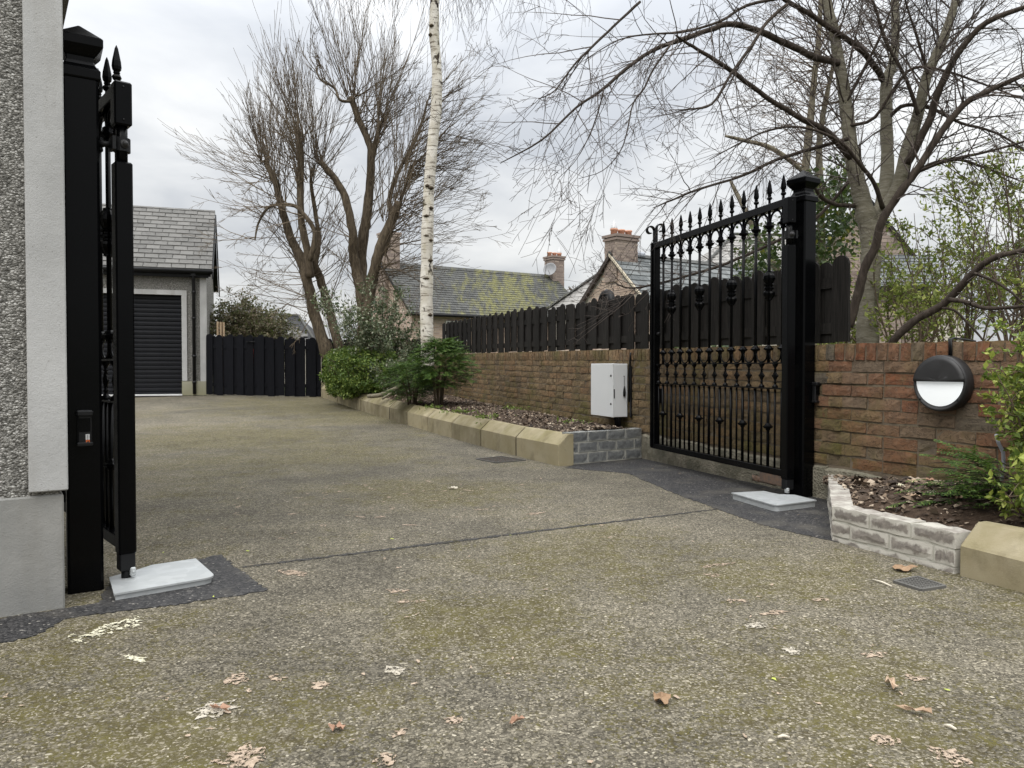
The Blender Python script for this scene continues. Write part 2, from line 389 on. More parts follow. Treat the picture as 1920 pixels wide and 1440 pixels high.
# grey concrete bricks with lime bloom
def block_mat(name, a, b, bloom, amt, hx, hz, e0, e1):
    """concrete or clay brick with a lime bloom creeping in from the joints"""
    g = G(name); v = g.shifted()
    col = g.mix(g.math('FRACT', g.math('ADD', g.rnd, g.isl)), a, b); col = g.mix(g.mr(g.noise(30, 5, 0.7, v), 0.4, 0.7), col, tuple(x * 0.7 for x in a))
    ex = g.math('MULTIPLY', g.math('SUBTRACT', hx, g.math('ABSOLUTE', g.sep(g.co, 0))), 60.0); ez = g.math('MULTIPLY', g.math('SUBTRACT', hz, g.math('ABSOLUTE', g.sep(g.co, 2))), 60.0)
    ed = g.math('ADD', g.math('MINIMUM', ex, ez), g.math('MULTIPLY', g.math('SUBTRACT', g.noise(14, 5, .65, v, .6), .5), 4.5))
    col = g.mix(g.math('MULTIPLY', g.mr(ed, e1, e0), amt), col, bloom)
    nz = g.sep(g.node('ShaderNodeNewGeometry').outputs['Normal'], 2)
    col = g.mix(g.mr(nz, .5, .9), col, g.mix(g.mr(g.noise(13, 5, .65, v, .5), .40, .62), tuple(x * 1.25 for x in a), tuple(x * .92 for x in bloom)))
    M[name] = g.out(col, 0.92, g.bump(g.noise(110, 4, 0.7, v), 0.5, 0.003), 0.2)
block_mat('grey_block', (0.15, 0.156, 0.158), (0.215, 0.22, 0.215), (0.31, 0.31, 0.285), 0.7, .1075, .042, 0.2, 0.8)
block_mat('bloom_brick', (0.205, 0.185, 0.165), (0.29, 0.262, 0.23), (0.50, 0.48, 0.425), 0.85, .1075, .0325, 0.5, 1.2)
simple('block_mortar', (0.36, 0.35, 0.30), (0.46, 0.45, 0.40), 20, 0.95, 0.5, 120)
simple('coping_bloom', (0.36, 0.345, 0.335), (0.54, 0.525, 0.50), 16, 0.9, 0.5, 90)
# metals and paint
def paint(name, c, rough, coat=0.0, dust=0.25, spec=0.4):
    g = G(name); v = g.co
    col = g.mix(g.math('MULTIPLY', g.mr(g.noise(5, 5, 0.6, v), 0.45, 0.75), dust), c, tuple(min(1, x * 1.8 + 0.001) for x in c))
    r = g.mr(g.noise(9, 4, 0.6, v), 0.3, 0.7, rough * 0.8, rough * 1.3)
    M[name] = g.out(col, r, g.bump(g.noise(160, 2, 0.5, v), 0.05, 0.002), spec)
    g.b.inputs['Coat Weight'].default_value = coat; g.b.inputs['Coat Roughness'].default_value = 0.15
paint('black_paint', (0.0016, 0.0017, 0.0020), 0.22, 0.0, 0.25, 0.10)
paint('matt_black', (0.006, 0.0062, 0.007), 0.5, 0, .25, .25)
paint('shutter_black', (0.006, 0.0066, 0.009), 0.4, 0, .25, .3)
paint('black_plastic', (0.005, 0.005, 0.0056), 0.45, 0, .25, .3)
paint('charcoal_lamp', (0.020, 0.0195, 0.020), 0.5)
paint('grey_enclosure', (0.66, 0.675, 0.68), 0.42, 0, 0.06)
paint('white_frame', (0.72, 0.72, 0.70), 0.45, 0, 0.05)
g = G('galvanised'); c = g.vor(24, 'F1', 1); col = g.mix(g.sep(c, 0), (0.42, 0.44, 0.445), (0.50, 0.52, 0.525))
col = g.mix(g.math('MULTIPLY', g.mr(g.noise(6, 5, 0.65), 0.45, 0.75), 0.4), col, (0.36, 0.37, 0.36))
M['galvanised'] = g.out(col, 0.5, g.bump(g.noise(50, 3), 0.1, 0.002), 0.5, 0.35)
simple('rusty_steel', (0.06, 0.05, 0.042), (0.13, 0.075, 0.045), 30, 0.8, 0.5, 120)
simple('rust', (0.17, 0.055, 0.02), (0.26, 0.10, 0.04), 40, 0.9, 0.5, 150)
simple('lead', (0.30, 0.32, 0.36), (0.40, 0.42, 0.46), 8, 0.6)
simple('terracotta', (0.48, 0.23, 0.145), (0.56, 0.30, 0.20), 8, 0.8)
simple('verge_mortar', (0.42, 0.37, 0.28), (0.52, 0.46, 0.36), 8, 0.9)
simple('dark_wood_trim', (0.03, 0.022, 0.018), (0.05, 0.036, 0.028), 8, 0.7)
simple('galv_white', (0.6, 0.6, 0.6), (0.7, 0.7, 0.7), 8, 0.5)
M['opal'] = None
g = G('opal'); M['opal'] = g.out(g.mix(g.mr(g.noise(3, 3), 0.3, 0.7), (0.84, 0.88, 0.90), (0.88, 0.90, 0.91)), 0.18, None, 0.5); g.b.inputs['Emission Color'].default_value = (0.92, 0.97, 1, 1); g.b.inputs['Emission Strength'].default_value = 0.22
g = G('window_glass'); M['window_glass'] = g.out((0.03, 0.035, 0.04), 0.05, None, 0.6)
# stained timber
def wood(name, a, b, sc):
    g = G(name); v = g.shifted()
    gr = g.noise(6, 6, 0.7, g.scaled(v, (14, 14, 0.8)))
    col = g.mix(g.mr(gr, 0.35, 0.68), a, b); col = g.mix(g.math('MULTIPLY', g.rnd, 0.5), col, tuple(x * 0.65 for x in a))
    M[name] = g.out(col, 0.8, g.bump(gr, 0.5, 0.004), 0.12)
wood('fence_stain', (0.011, 0.0105, 0.0098), (0.038, 0.034, 0.031), 1)
wood('gate_black', (0.004, 0.0043, 0.0062), (0.0085, 0.009, 0.012), 1)
# bark
def bark(name, a, b, c, sx=(30, 30, 6)):
    g = G(name); v = g.node('ShaderNodeNewGeometry').outputs['Position']
    n_ = g.noise(1, 6, 0.7, g.scaled(v, sx), 0.5)
    col = g.ramp(n_, [(0.3, a), (0.5, b), (0.72, c)])
    M[name] = g.out(col, 0.9, g.bump(n_, 0.8, 0.02), 0.2)
bark('bark_willow', (0.024, 0.018, 0.013), (0.08, 0.062, 0.042), (0.165, 0.132, 0.09))
bark('bark_right', (0.13, 0.118, 0.085), (0.185, 0.17, 0.128), (0.26, 0.245, 0.20), (9, 9, 42))
bark('bark_branch', (0.028, 0.021, 0.017), (0.05, 0.039, 0.031), (0.085, 0.068, 0.055))
bark('bark_ivy_tree', (0.09, 0.075, 0.05), (0.16, 0.14, 0.10), (0.25, 0.23, 0.18))
simple('twig_willow', (0.075, 0.054, 0.036), (0.17, 0.13, 0.085), 2, 0.85)
simple('twig_right', (0.04, 0.03, 0.026), (0.09, 0.07, 0.058), 2, 0.85)
simple('twig_brown', (0.07, 0.048, 0.032), (0.15, 0.11, 0.075), 2, 0.85)
g = G('bark_birch'); v = g.node('ShaderNodeNewGeometry').outputs['Position']
n_ = g.noise(1, 5, 0.65, g.scaled(v, (5, 5, 38)), 0.3); n3 = g.noise(1, 4, 0.6, g.scaled(v, (9, 9, 5)))
col = g.mix(g.mr(g.noise(5, 4, 0.6, v), 0.4, 0.65), (0.50, 0.465, 0.40), (0.68, 0.65, 0.59))
col = g.mix(g.math('MULTIPLY', g.mr(n_, 0.55, 0.60), 0.8), col, (0.10, 0.075, 0.055))
col = g.mix(g.mr(n3, 0.59, 0.63), col, (0.035, 0.027, 0.022))
col = g.mix(g.math('MULTIPLY', g.mr(g.noise(1, 4, 0.6, g.scaled(v, (7, 7, 3))), 0.52, 0.7), 0.4), col, (0.30, 0.26, 0.13))
M['bark_birch'] = g.out(col, 0.8, g.bump(n_, 0.35, 0.006), 0.25)
# leaves: colour varies per leaf (island)
def leaf(name, stops, trans=0.35, rough=0.5, spec=0.3):
    g = G(name); col = g.ramp(g.isl, stops)
    g.out(col, rough, None, spec)
    t = g.node('ShaderNodeBsdfTranslucent'); g.L.new(g.mix(0.4, col, (0.20, 0.34, 0.05), 'MIX'), t.inputs[0])
    m_ = g.node('ShaderNodeMixShader'); m_.inputs[0].default_value = trans * 0.5
    g.L.new(g.b.outputs[0], m_.inputs[1]); g.L.new(t.outputs[0], m_.inputs[2])
    g.L.new(m_.outputs[0], g.N['Material Output'].inputs[0]); M[name] = g.m
leaf('leaf_box', [(0, (0.04, 0.075, 0.013)), (0.5, (0.08, 0.13, 0.022)), (0.85, (0.14, 0.19, 0.036)), (1, (0.21, 0.25, 0.055))])
leaf('leaf_conifer', [(0, (0.020, 0.046, 0.010)), (0.6, (0.05, 0.098, 0.020)), (1, (0.125, 0.18, 0.04))], 0.25, 0.65, 0.15)
leaf('leaf_variegated', [(0, (0.035, 0.055, 0.028)), (0.55, (0.075, 0.095, 0.05)), (0.8, (0.20, 0.22, 0.14)), (1, (0.42, 0.43, 0.33))])
leaf('leaf_privet', [(0, (0.07, 0.11, 0.02)), (0.5, (0.16, 0.21, 0.035)), (0.85, (0.27, 0.31, 0.06)), (1, (0.36, 0.39, 0.10))])
leaf('leaf_spring', [(0, (0.10, 0.135, 0.028)), (0.5, (0.19, 0.22, 0.05)), (1, (0.33, 0.35, 0.09))], 0.6)
leaf('leaf_ivy', [(0, (0.018, 0.035, 0.012)), (0.6, (0.045, 0.07, 0.022)), (0.93, (0.10, 0.125, 0.04)), (1, (0.22, 0.20, 0.03))])
leaf('leaf_bramble', [(0, (0.06, 0.05, 0.025)), (0.4, (0.085, 0.095, 0.035)), (0.75, (0.15, 0.125, 0.075)), (1, (0.30, 0.25, 0.17))])
leaf('leaf_weed', [(0, (0.08, 0.12, 0.02)), (1, (0.18, 0.24, 0.05))])
g = G('mulch'); M['mulch'] = g.out(g.ramp(g.isl, [(0, (0.025, 0.017, 0.012)), (0.5, (0.08, 0.055, 0.037)), (0.82, (0.18, 0.13, 0.088)), (1, (0.46, 0.38, 0.29))]), 0.9)
def dry(name, a, b): simple(name, a, b, 30, 0.8, 0.6, 90)
dry('leaf_tan', (0.36, 0.25, 0.165), (0.50, 0.38, 0.27)); dry('leaf_pale', (0.50, 0.45, 0.36), (0.62, 0.57, 0.47)); dry('leaf_rust', (0.27, 0.15, 0.10), (0.40, 0.25, 0.17))
dry('leaf_brown', (0.20, 0.12, 0.065), (0.33, 0.22, 0.13)); dry('leaf_cream', (0.58, 0.54, 0.38), (0.70, 0.67, 0.52)); dry('leaf_lime', (0.34, 0.40, 0.06), (0.5, 0.55, 0.12))
simple('paint_red', (0.38, 0.03, 0.015), (0.45, 0.05, 0.025), 8, 0.5)
simple('timber', (0.36, 0.26, 0.16), (0.46, 0.35, 0.23), 8, 0.8)
simple('dish_grey', (0.22, 0.225, 0.235), (0.27, 0.275, 0.285), 5, 0.6)
simple('orange_print', (0.6, 0.12, 0.02), (0.62, 0.14, 0.03), 5, 0.5)
simple('white_print', (0.7, 0.7, 0.7), (0.75, 0.75, 0.75), 5, 0.5)
simple('cone_clear', (0.42, 0.42, 0.43), (0.5, 0.5, 0.5), 5, 0.35)

# flattened, half rotted leaf marks: ragged, the tarmac showing through the holes
def mark(name, a, b, cut):
    g = G(name); wv = g.node('ShaderNodeNewGeometry').outputs['Position']
    g.out(g.mix(g.mr(g.noise(60, 4, .6, wv), .35, .65), a, b), 0.9, g.bump(g.noise(120, 3, .6, wv), .5, .004), .2)
    al = g.mr(g.math('ADD', g.math('MULTIPLY', g.noise(105, 3, .6, wv), .6), g.math('MULTIPLY', g.noise(34, 3, .6, wv), .4)), cut - .015, cut + .015)
    g.put(g.b.inputs['Alpha'], al); M[name] = g.m
mark('mark_tan', (0.29, 0.225, 0.165), (0.44, 0.35, 0.27), .505); mark('mark_pale', (0.36, 0.325, 0.26), (0.49, 0.45, 0.38), .49); mark('mark_cream', (0.52, 0.49, 0.36), (0.66, 0.63, 0.50), .485)
paint('grate_iron', (0.095, 0.092, 0.085), 0.6, 0, .3, .4)
g = G('old_seam'); wv = g.node('ShaderNodeNewGeometry').outputs['Position']; st = g.vor(130, 'F1', 1)
g.out(g.mix(g.sep(st, 0), (0.02, 0.02, 0.021), (0.085, 0.081, 0.074)), .85, g.bump(g.sep(st, 1), .6, .005), .3)
g.put(g.b.inputs['Alpha'], g.mr(g.noise(45, 4, .65, wv), .40, .46)); M['old_seam'] = g.m
simple('joint_dirt', (0.018, 0.014, 0.009), (0.04, 0.032, 0.02), 20, 0.95)
# ------------------------------------------------------------------ ground
def grid_sheet(name, xs, ys, dz, mat_, zf=gz):
    mb = MB(); vs_ = [(x, y, zf(y) + dz) for y in ys for x in xs]; n = len(xs)
    mb.add(vs_, [(j * n + i, j * n + i + 1, (j + 1) * n + i + 1, (j + 1) * n + i) for j in range(len(ys) - 1) for i in range(n - 1)], True)
    return tag(mb.build(name, mat_, fix=False), kind='structure')
ysn = [-8 + i * 0.5 for i in range(60)]
grid_sheet('ground', [-900, -60, -20, 20, 60, 900], [-300, -20] + ysn + [30, 60, 200, 1500], -0.03, M['garden_ground'])
grid_sheet('driveway', [-14, -8, -4, 0, 4.8], ysn[:-9], 0.0, M['asphalt'])
def jag(pts, step, amt, seed, coarse=0.0):
    r = random.Random(seed); out = []; cw = 0.0
    for i, a in enumerate(pts):
        a = Vector(a); b = Vector(pts[(i + 1) % len(pts)]); n = max(1, int((b - a).length / step))
        d = (b - a).normalized(); nrm = Vector((-d.y, d.x))
        for k in range(n):
            cw = cw * .8 + r.uniform(-coarse, coarse); out.append(a + (b - a) * k / n + nrm * ((r.uniform(-amt, amt) + cw) if k else 0))
    return out
def gp(u, v):
    """ground point under photograph pixel (u, v) on the flat part of the drive"""
    D = CAM_H / ((v - 690) / F); p = P(u, v, D); return Vector((p.x, p.y))
def patch(pix, seed, extra=None, step=0.016, amt=0.009, dz=0.003):
    pts = [gp(*p) for p in pix] + [Vector(p) for p in (extra or [])]
    pts = jag(pts, step, amt, seed, .005); mb = MB()
    vs_ = [(p.x, p.y, gz(p.y) + dz) for p in pts] + [(p.x, p.y, gz(p.y) - 0.02) for p in pts]
    n = len(pts); mb.add(vs_, [tuple(range(n))] + [(i, n + i, n + (i + 1) % n, (i + 1) % n) for i in range(n)])
    return tag(mb.build('tarmac_patch', M['new_tarmac']), kind='structure')
patch([(414, 1042), (500, 1110), (400, 1126), (292, 1143), (128, 1163), (58, 1198), (-60, 1222)], 1, [(-2.0, 2.40), (-1.50, 2.75), (-1.62, 3.15), (-1.40, 3.35)])
patch([(1060, 878), (1180, 889), (1280, 932), (1343, 955), (1420, 984), (1500, 1003), (1575, 1019)], 2, [(1.75, 4.0), (2.2, 4.95), (2.0, 5.3), (1.25, 7.35), (0.9, 7.4), (0.55, 6.75)])
a_, b_ = gp(455, 1066), gp(1345, 956)
patch_pts = []
d_ = (b_ - a_); n_ = Vector((-d_.y, d_.x)).normalized()
pts = jag([a_ - n_ * .008, a_ + d_ * .5 - n_ * .016, b_ - n_ * .006, b_ + n_ * .006, a_ + d_ * .5 + n_ * .016, a_ + n_ * .008], 0.02, 0.009, 5)
mb = MB(); n = len(pts)
mb.add([(p.x, p.y, 0.003) for p in pts] + [(p.x, p.y, -0.02) for p in pts], [tuple(range(n))] + [(i, n + i, n + (i + 1) % n, (i + 1) % n) for i in range(n)])
tag(mb.build('tarmac_seam', M['old_seam']), kind='structure')

# ------------------------------------------------------------------ generic pieces
def brick_mesh(name, mats, L=0.215, Hh=0.065, dep=0.06, rough=0.005, seed=0, nx=4, nz=2, ch=0.006):
    r = random.Random(seed); mb = MB(); vs_, fs = [], []
    for j in range(nz + 1):
        for i in range(nx + 1):
            ex = i in (0, nx); ez = j in (0, nz)
            x = -L / 2 + L * i / nx + (0 if ex else r.uniform(-.02, .02) * L / .215)
            z = -Hh / 2 + Hh * j / nz + (0 if ez else r.uniform(-.006, .006))
            y = r.uniform(-rough, rough)
            if ex: x += r.uniform(-.002, .002)
            if ez: z += r.uniform(-.003, .003)
            if ex or ez: y += ch
            vs_.append((x, y, z))
    N_ = nx + 1
    for j in range(nz):
        for i in range(nx): fs.append((j * N_ + i, j * N_ + i + 1, (j + 1) * N_ + i + 1, (j + 1) * N_ + i))
    per = [i for i in range(N_)] + [j * N_ + nx for j in range(1, nz + 1)] + [nz * N_ + i for i in range(nx - 1, -1, -1)] + [j * N_ for j in range(nz - 1, 0, -1)]
    b = len(vs_)
    for k in per: vs_.append((vs_[k][0], dep, vs_[k][2]))
    for k in range(len(per)):
        k2 = (k + 1) % len(per); fs.append((per[k2], per[k], b + k, b + k2))
    mb.add(vs_, fs); return mb.mesh(name, mats)
def join_mesh_into(mb, me, M4):
    mb.add([M4 @ v.co for v in me.vertices], [list(p.vertices) for p in me.polygons])

# ------------------------------------------------------------------ brick boundary walls (two straight stretches meeting behind the gate post)
CORNER = Vector((2.03, 5.0))
def brick_wall(label, theta, tilt, fs, length, bm_, limit, seed):
    r = random.Random(seed)
    root = thing('brick_wall', label, 'wall', (CORNER.x, CORNER.y, 0), rot=(0, tilt, theta))
    mats = M[bm_]
    str_v = [brick_mesh('brick', mats, seed=seed * 10 + i, rough=0.0028, ch=.0025) for i in range(8)]
    half_v = [brick_mesh('brick', mats, L=0.1025, seed=seed * 10 + 50 + i, nx=2, rough=0.0035, ch=.004) for i in range(4)]
    cop_v = []
    for i in range(6):
        cop_v.append(brick_mesh('brick', mats, L=0.064, Hh=0.1025, dep=0.215, nx=2, nz=2, seed=seed * 10 + 70 + i, rough=0.005))
    flip = math.pi if fs > 0 else 0
    fy = lambda d: -fs * d            # depth behind the face -> local y
    pieces = []
    s = 0.0
    while s < length:
        L = 0.064; pieces.append((s, cop_v[r.randrange(6)], (s + L / 2, fy(-0.006 + r.uniform(-.003, .003)), 0.952 + r.uniform(-.002, .002)), r.uniform(-.025, .025))); s += 0.0755 + r.uniform(-.003, .003)
    for c in range(9):
        z = 0.862 - 0.0755 * c; s = -0.02 - (0.1125 if c % 2 else 0); k = 0
        while s < length:
            if r.random() < 0.13: L, me = 0.1025, half_v[r.randrange(4)]
            else: L, me = 0.215, str_v[r.randrange(8)]
            pieces.append((s, me, (s + L / 2, fy(r.uniform(-.004, .005)), z + r.uniform(-.003, .003)), r.uniform(-.012, .012))); s += L + 0.011 + r.uniform(-.002, .003)
    pieces.sort(key=lambda t: t[0])
    rest = MB()
    for i, (s, me, loc, tw) in enumerate(pieces):
        if i < limit: inst('brick', me, root, loc, (0, tw, flip))
        else: join_mesh_into(rest, me, Matrix.Translation(loc) @ Matrix.Rotation(flip, 4, 'Z') @ Matrix.Rotation(tw, 4, 'Y'))
    if rest.v: tag(rest.build('brick', mats, root, fix=False), kind='stuff')
    mb = MB(); mb.box((length / 2 - 0.02, fy(0.1122), 0.55), (length - 0.03, 0.2076, 0.885)); mb.build('mortar_core', M['mortar'], root)
    mb = MB(); n = int(length / 0.16); r2 = random.Random(seed + 3)   # rough cast footing
    vs_, fc = [], []
    for i in range(n + 1):
        x = -0.03 + (length + 0.03) * i / n; dz = r2.uniform(-.014, .016); dy = r2.uniform(-.006, .006)
        for (yy, zz) in ((-0.028 + dy, -0.12), (-0.026 + dy, 0.195 + dz), (0.03, 0.212 + dz), (0.2, 0.212), (0.2, -0.12)): vs_.append((x, fy(yy), zz))
    for i in range(n):
        for k in range(5): fc.append((i * 5 + k, i * 5 + (k + 1) % 5, (i + 1) * 5 + (k + 1) % 5, (i + 1) * 5 + k))
    fc += [(0, 1, 2, 3, 4), tuple(n * 5 + k for k in (4, 3, 2, 1, 0))]
    mb.add(vs_, fc); mb.build('footing', M['footing'], root)
    return root
TH_L = math.atan2(0.9426, -0.3338); TH_R = math.atan2(-0.891, 0.454)
wall_l = brick_wall('long mossy brown brick wall running behind the open gate and planting bed, fence boards above it', TH_L, -0.0104, 1, 10.6, 'brick_brown', 298, 3)
wall_r = brick_wall('red rustic brick wall carrying the round bulkhead lamp beside the gate post', TH_R, 0.0104, -1, 2.9, 'brick_red', 298, 4)
def WL(s, d, z): return Vector((CORNER.x - 0.3338 * s + 0.9426 * d, CORNER.y + 0.9426 * s + 0.3338 * d, z + 0.0104 * s))   # along, behind face, up
def WR(s, d, z): return Vector((CORNER.x + 0.454 * s + 0.891 * d, CORNER.y - 0.891 * s + 0.454 * d, z - 0.0104 * s))

# ------------------------------------------------------------------ board fences
def board_mesh(name, m, w_, h, th, rnd_top, seed):
    r = random.Random(seed); poly = [(-w_ / 2, 0), (w_ / 2, 0)]
    if rnd_top:
        sh = w_ * 0.42
        for k in range(7):
            a = math.pi * k / 6; poly.append((math.cos(a) * w_ / 2, h - sh + math.sin(a) * sh))
    else: poly += [(w_ / 2, h - 0.004), (-w_ / 2, h)]
    mb = MB(); mb.extr([(x, -th / 2, z) for x, z in poly], (0, th, 0)); me = mb.mesh(name, m)
    bm = bmesh.new(); bm.from_mesh(me); bmesh.ops.recalc_face_normals(bm, faces=bm.faces[:]); bm.to_mesh(me); bm.free(); return me
def board_fence(root, length, pitch, w_, h_at, z_at, m, seed, rails, front=1, jit=0.012, shift=0.0, rw=0.86, rdrop=.015):
    r = random.Random(seed); s = 0.0; i = 0
    cache = {}
    while s < length:
        for rear in (0, 1):
            x = s + w_ / 2 + rear * (pitch / 2 + shift)
            h = round(h_at(x) * 25) / 25 - rear * rdrop
            k = (rear, h, r.randrange(2))
            ww = w_ if not rear else w_ * rw
            if k not in cache: cache[k] = board_mesh('plank', M[m], ww, h, 0.015, not rear or r.random() < .2, i)
            y = -front * (0.014 if rear == 0 else -0.014)
            inst('plank', cache[k], root, (x + r.uniform(-jit, jit), y, z_at(x) + r.uniform(-.012, .012)), (0, r.uniform(-.008, .008), r.uniform(-.03, .03)))
        s += pitch; i += 1
    for zf in rails:
        a, b = (0.02, 0, z_at(0) + zf), (length, 0, z_at(length) + zf)
        mb = MB(); d = Vector(b) - Vector(a)
        mb.m = Matrix.Translation((Vector(a) + Vector(b)) / 2) @ d.to_track_quat('X', 'Z').to_matrix().to_4x4()
        mb.box((0, 0, 0), (d.length, 0.0128, 0.07)); mb.build('rail', M[m], root)
fp = WL(-0.12, 0.11, 0)
fence_r = thing('board_fence', 'dark stained hit and miss board fence with rounded tops standing on the brick wall', 'fence', (fp.x, fp.y, 0), TH_L)
board_fence(fence_r, 10.5, 0.285, 0.145, lambda x: 0.54 + 0.0075 * x, lambda x: 1.012 + 0.0104 * (x - .12), 'fence_stain', 11, (0.10, 0.40), front=-1, shift=.034, rw=1.03, rdrop=.02)
# back fence behind the willow
q0, q1 = Vector((-1.55, 15.55)), Vector((-4.25, 16.55)); dd = q1 - q0
bf = thing('board_fence', 'dark board fence behind the willow trunks and sparse shrub', 'fence', (q0.x, q0.y, 0), math.atan2(dd.y, dd.x))
board_fence(bf, dd.length, 0.27, 0.14, lambda x: 1.22, lambda x: 0.27, 'fence_stain', 12, (0.2, 0.9), front=-1)
# black boarded garden fence next to the garage
q0, q1 = Vector((-6.47, 16.30)), Vector((-4.02, 16.02)); dd = q1 - q0
gf = thing('board_fence', 'black painted round topped board fence and gate between garage and kerb', 'fence', (q0.x, q0.y, 0), math.atan2(dd.y, dd.x))
board_fence(gf, dd.length, 0.226, 0.142, lambda x: 1.30 - 0.03 * x, lambda x: 0.285 - 0.012 * x, 'gate_black', 13, (0.22, 1.02), front=1, jit=0.006, rw=.70, rdrop=.045)
mb = MB(); mb.box((0.98, -0.045, 1.40), (0.16, 0.012, 0.018)); mb.tube([(0.93, -0.05, 1.40), (1.10, -0.055, 1.405)], 0.007, 6); mb.build('latch', M['black_plastic'], gf)

# ------------------------------------------------------------------ rendered house corner on the near left
A_ = Vector((0.829, 0.559)); B_ = Vector((-0.559, 0.829)); HC = Vector((-1.582, 2.706))
hs = thing('rendered_house', 'corner of grey pebbledashed house with smooth render quoin and plinth beside the gate post', 'house', (HC.x, HC.y, 0), math.atan2(0.559, 0.829))
# local x along the front (corner at 0, house towards -x), y into the house
HL, HD, HT = 4.0, 5.0, 3.6
mb = MB(); mb.box((-HL / 2 - 0.01, HD / 2 + 0.012, HT / 2 + 0.2), (HL, HD, HT - 0.4)); mb.build('wall', M['pebbledash'], hs)
mb = MB(); r = random.Random(3)
mb.bbox((-HL / 2, HD / 2 + 0.004, 0.165), (HL, HD, 0.48), 0.006); mb.build('plinth', M['render_plinth'], hs)
mb = MB(); mb.bbox((-0.046, 0.05, 2.01), (0.118, 0.13, 3.18), 0.004); mb.build('quoin_band', M['render_band'], hs)
mb = MB(); mb.prism([(-HL - .2, -.3), (.3, -.3), (.3, HD + .3), (-HL - .2, HD + .3)], HT + 0.001, HT + 0.2); mb.build('roof', M['slate'], hs)
mb = MB(); vs_ = []
mb.add([(-HL, -.2, HT + .2), (.2, -.2, HT + .2), (.2, HD + .2, HT + .2), (-HL, HD + .2, HT + .2), (-HL, HD / 2, HT + 2.2), (.2, HD / 2, HT + 2.2)], [(0, 1, 5, 4), (2, 3, 4, 5), (1, 2, 5), (3, 0, 4), (3, 2, 1, 0)])
mb.build('roof', M['slate'], hs)

# ------------------------------------------------------------------ slates
def slate_rows(add, L, slope_len, w_, gauge, th, clip=None, seed=0, over=0.35):
    """add(s, t, width, length) for each slate; s along the eave, t up the slope"""
    r = random.Random(seed); n = int(math.ceil(slope_len / gauge))
    for j in range(n):
        t0 = j * gauge; s = -(w_ / 2 if j % 2 else 0)
        while s < L - 1e-4:
            a, b = max(0, s), min(L, s + w_)
            if b - a > 0.03:
                ln = min(gauge * (1 + over), slope_len - t0 + 0.01)
                if clip is None or clip((a + b) / 2, t0 + gauge / 2): add(a, t0 + r.uniform(-.004, .004), b - a - 0.010, ln, j, r)
            s += w_
def slate_basis(O, a, up, nrm):
    Mx = Matrix.Identity(4)
    for i, v in enumerate((a, up, nrm)):
        for k in range(3): Mx[k][i] = v[k]
    for k in range(3): Mx[k][3] = O[k]
    return Mx
def roof_plane_stuff(name, mat_, parent, off, O, a, up, L, slope_len, w_, gauge, th=0.008, clip=None, seed=0):
    a = Vector(a).normalized(); up = Vector(up).normalized(); nrm = a.cross(up)
    mb = MB(); mb.m = Matrix.Translation(-Vector(off)) @ slate_basis(O, a, up, nrm)
    def add(s, t, ww, ln, j, r):
        lift = th + r.uniform(0, .002)
        z0 = lift + 0.006; x0, x1 = s, s + ww
        # a thin wedge: tail lifted on the slate below
        v = [(x0, t, z0 - th), (x1, t, z0 - th), (x1, t + ln, -th), (x0, t + ln, -th), (x0, t, z0), (x1, t, z0), (x1, t + ln, 0), (x0, t + ln, 0)]
        mb.add(v, [(4, 5, 6, 7), (0, 1, 5, 4), (1, 2, 6, 5), (3, 0, 4, 7)])
    slate_rows(add, L, slope_len, w_, gauge, th, clip, seed)
    return tag(mb.build(name, mat_, parent, fix=False), kind='stuff')

# ------------------------------------------------------------------ garage
GD = Vector((0.9455, 0.3256)); GB = Vector((-0.3256, 0.9455)); GC = Vector((-6.506, 16.4))
ga = thing('garage', 'pebbledashed garage with black roller door and grey slate roof at the end of the drive', 'garage', (GC.x, GC.y, 0), math.atan2(0.3256, 0.9455))
GW, GDp, z0g, ze = 3.5, 3.96, 0.2, 2.86       # local x: corner at 0, garage towards -x
dl, dr, dtop, db = -2.9, -0.485, 2.385, 0.30
mb = MB()
mb.box(((dr) / 2, 0.06, (z0g + ze) / 2), (-dr, 0.12, ze - z0g))
mb.box(((dl - GW) / 2, 0.06, (z0g + ze) / 2), (GW + dl, 0.12, ze - z0g))
mb.box(((dl + dr) / 2, 0.06, (dtop + ze) / 2), (dr - dl, 0.12, ze - dtop))
rise = 1.52; hd = GDp / 2
mb.extr([(-0.001, 0.121, z0g), (-0.001, GDp, z0g), (-0.001, GDp, ze), (-0.001, hd, ze + rise), (-0.001, 0.121, ze + 0.09)], (-0.15, 0, 0))
mb.extr([(-GW, 0.121, z0g), (-GW, GDp, z0g), (-GW, GDp, ze), (-GW, hd, ze + rise), (-GW, 0.121, ze + 0.09)], (0.15, 0, 0))
mb.box((-GW / 2, GDp - 0.05, (z0g + ze) / 2), (GW - 0.32, 0.1, ze - z0g)); mb.build('wall', M['pebbledash'], ga)
mb = MB()
mb.box((dr + 0.05, -0.004, (db + dtop) / 2 + 0.14), (0.10, 0.05, dtop - db - 0.28)); mb.box((dl - 0.05, -0.004, (db + dtop) / 2 + 0.14), (0.10, 0.05, dtop - db - 0.28))
mb.box(((dl + dr) / 2, -0.004, dtop + 0.05), (dr - dl + 0.2, 0.05, 0.10)); mb.build('door_surround', M['render_band'], ga)
mb = MB(); mb.box((-0.062, 0.055, 1.70), (0.13, 0.14, 2.28)); mb.build('quoin_band', M['render_band'], ga)
mb = MB(); mb.box((dr / 2 + 0.005, 0.05, 0.42), (-dr + 0.02, 0.16, 0.30)); mb.box((0.0, GDp / 2, 0.42), (0.02, GDp, 0.30)); mb.build('plinth', M['garage_plinth'], ga)
door = inst('roller_door', None, ga); bpy.data.objects.remove(door)
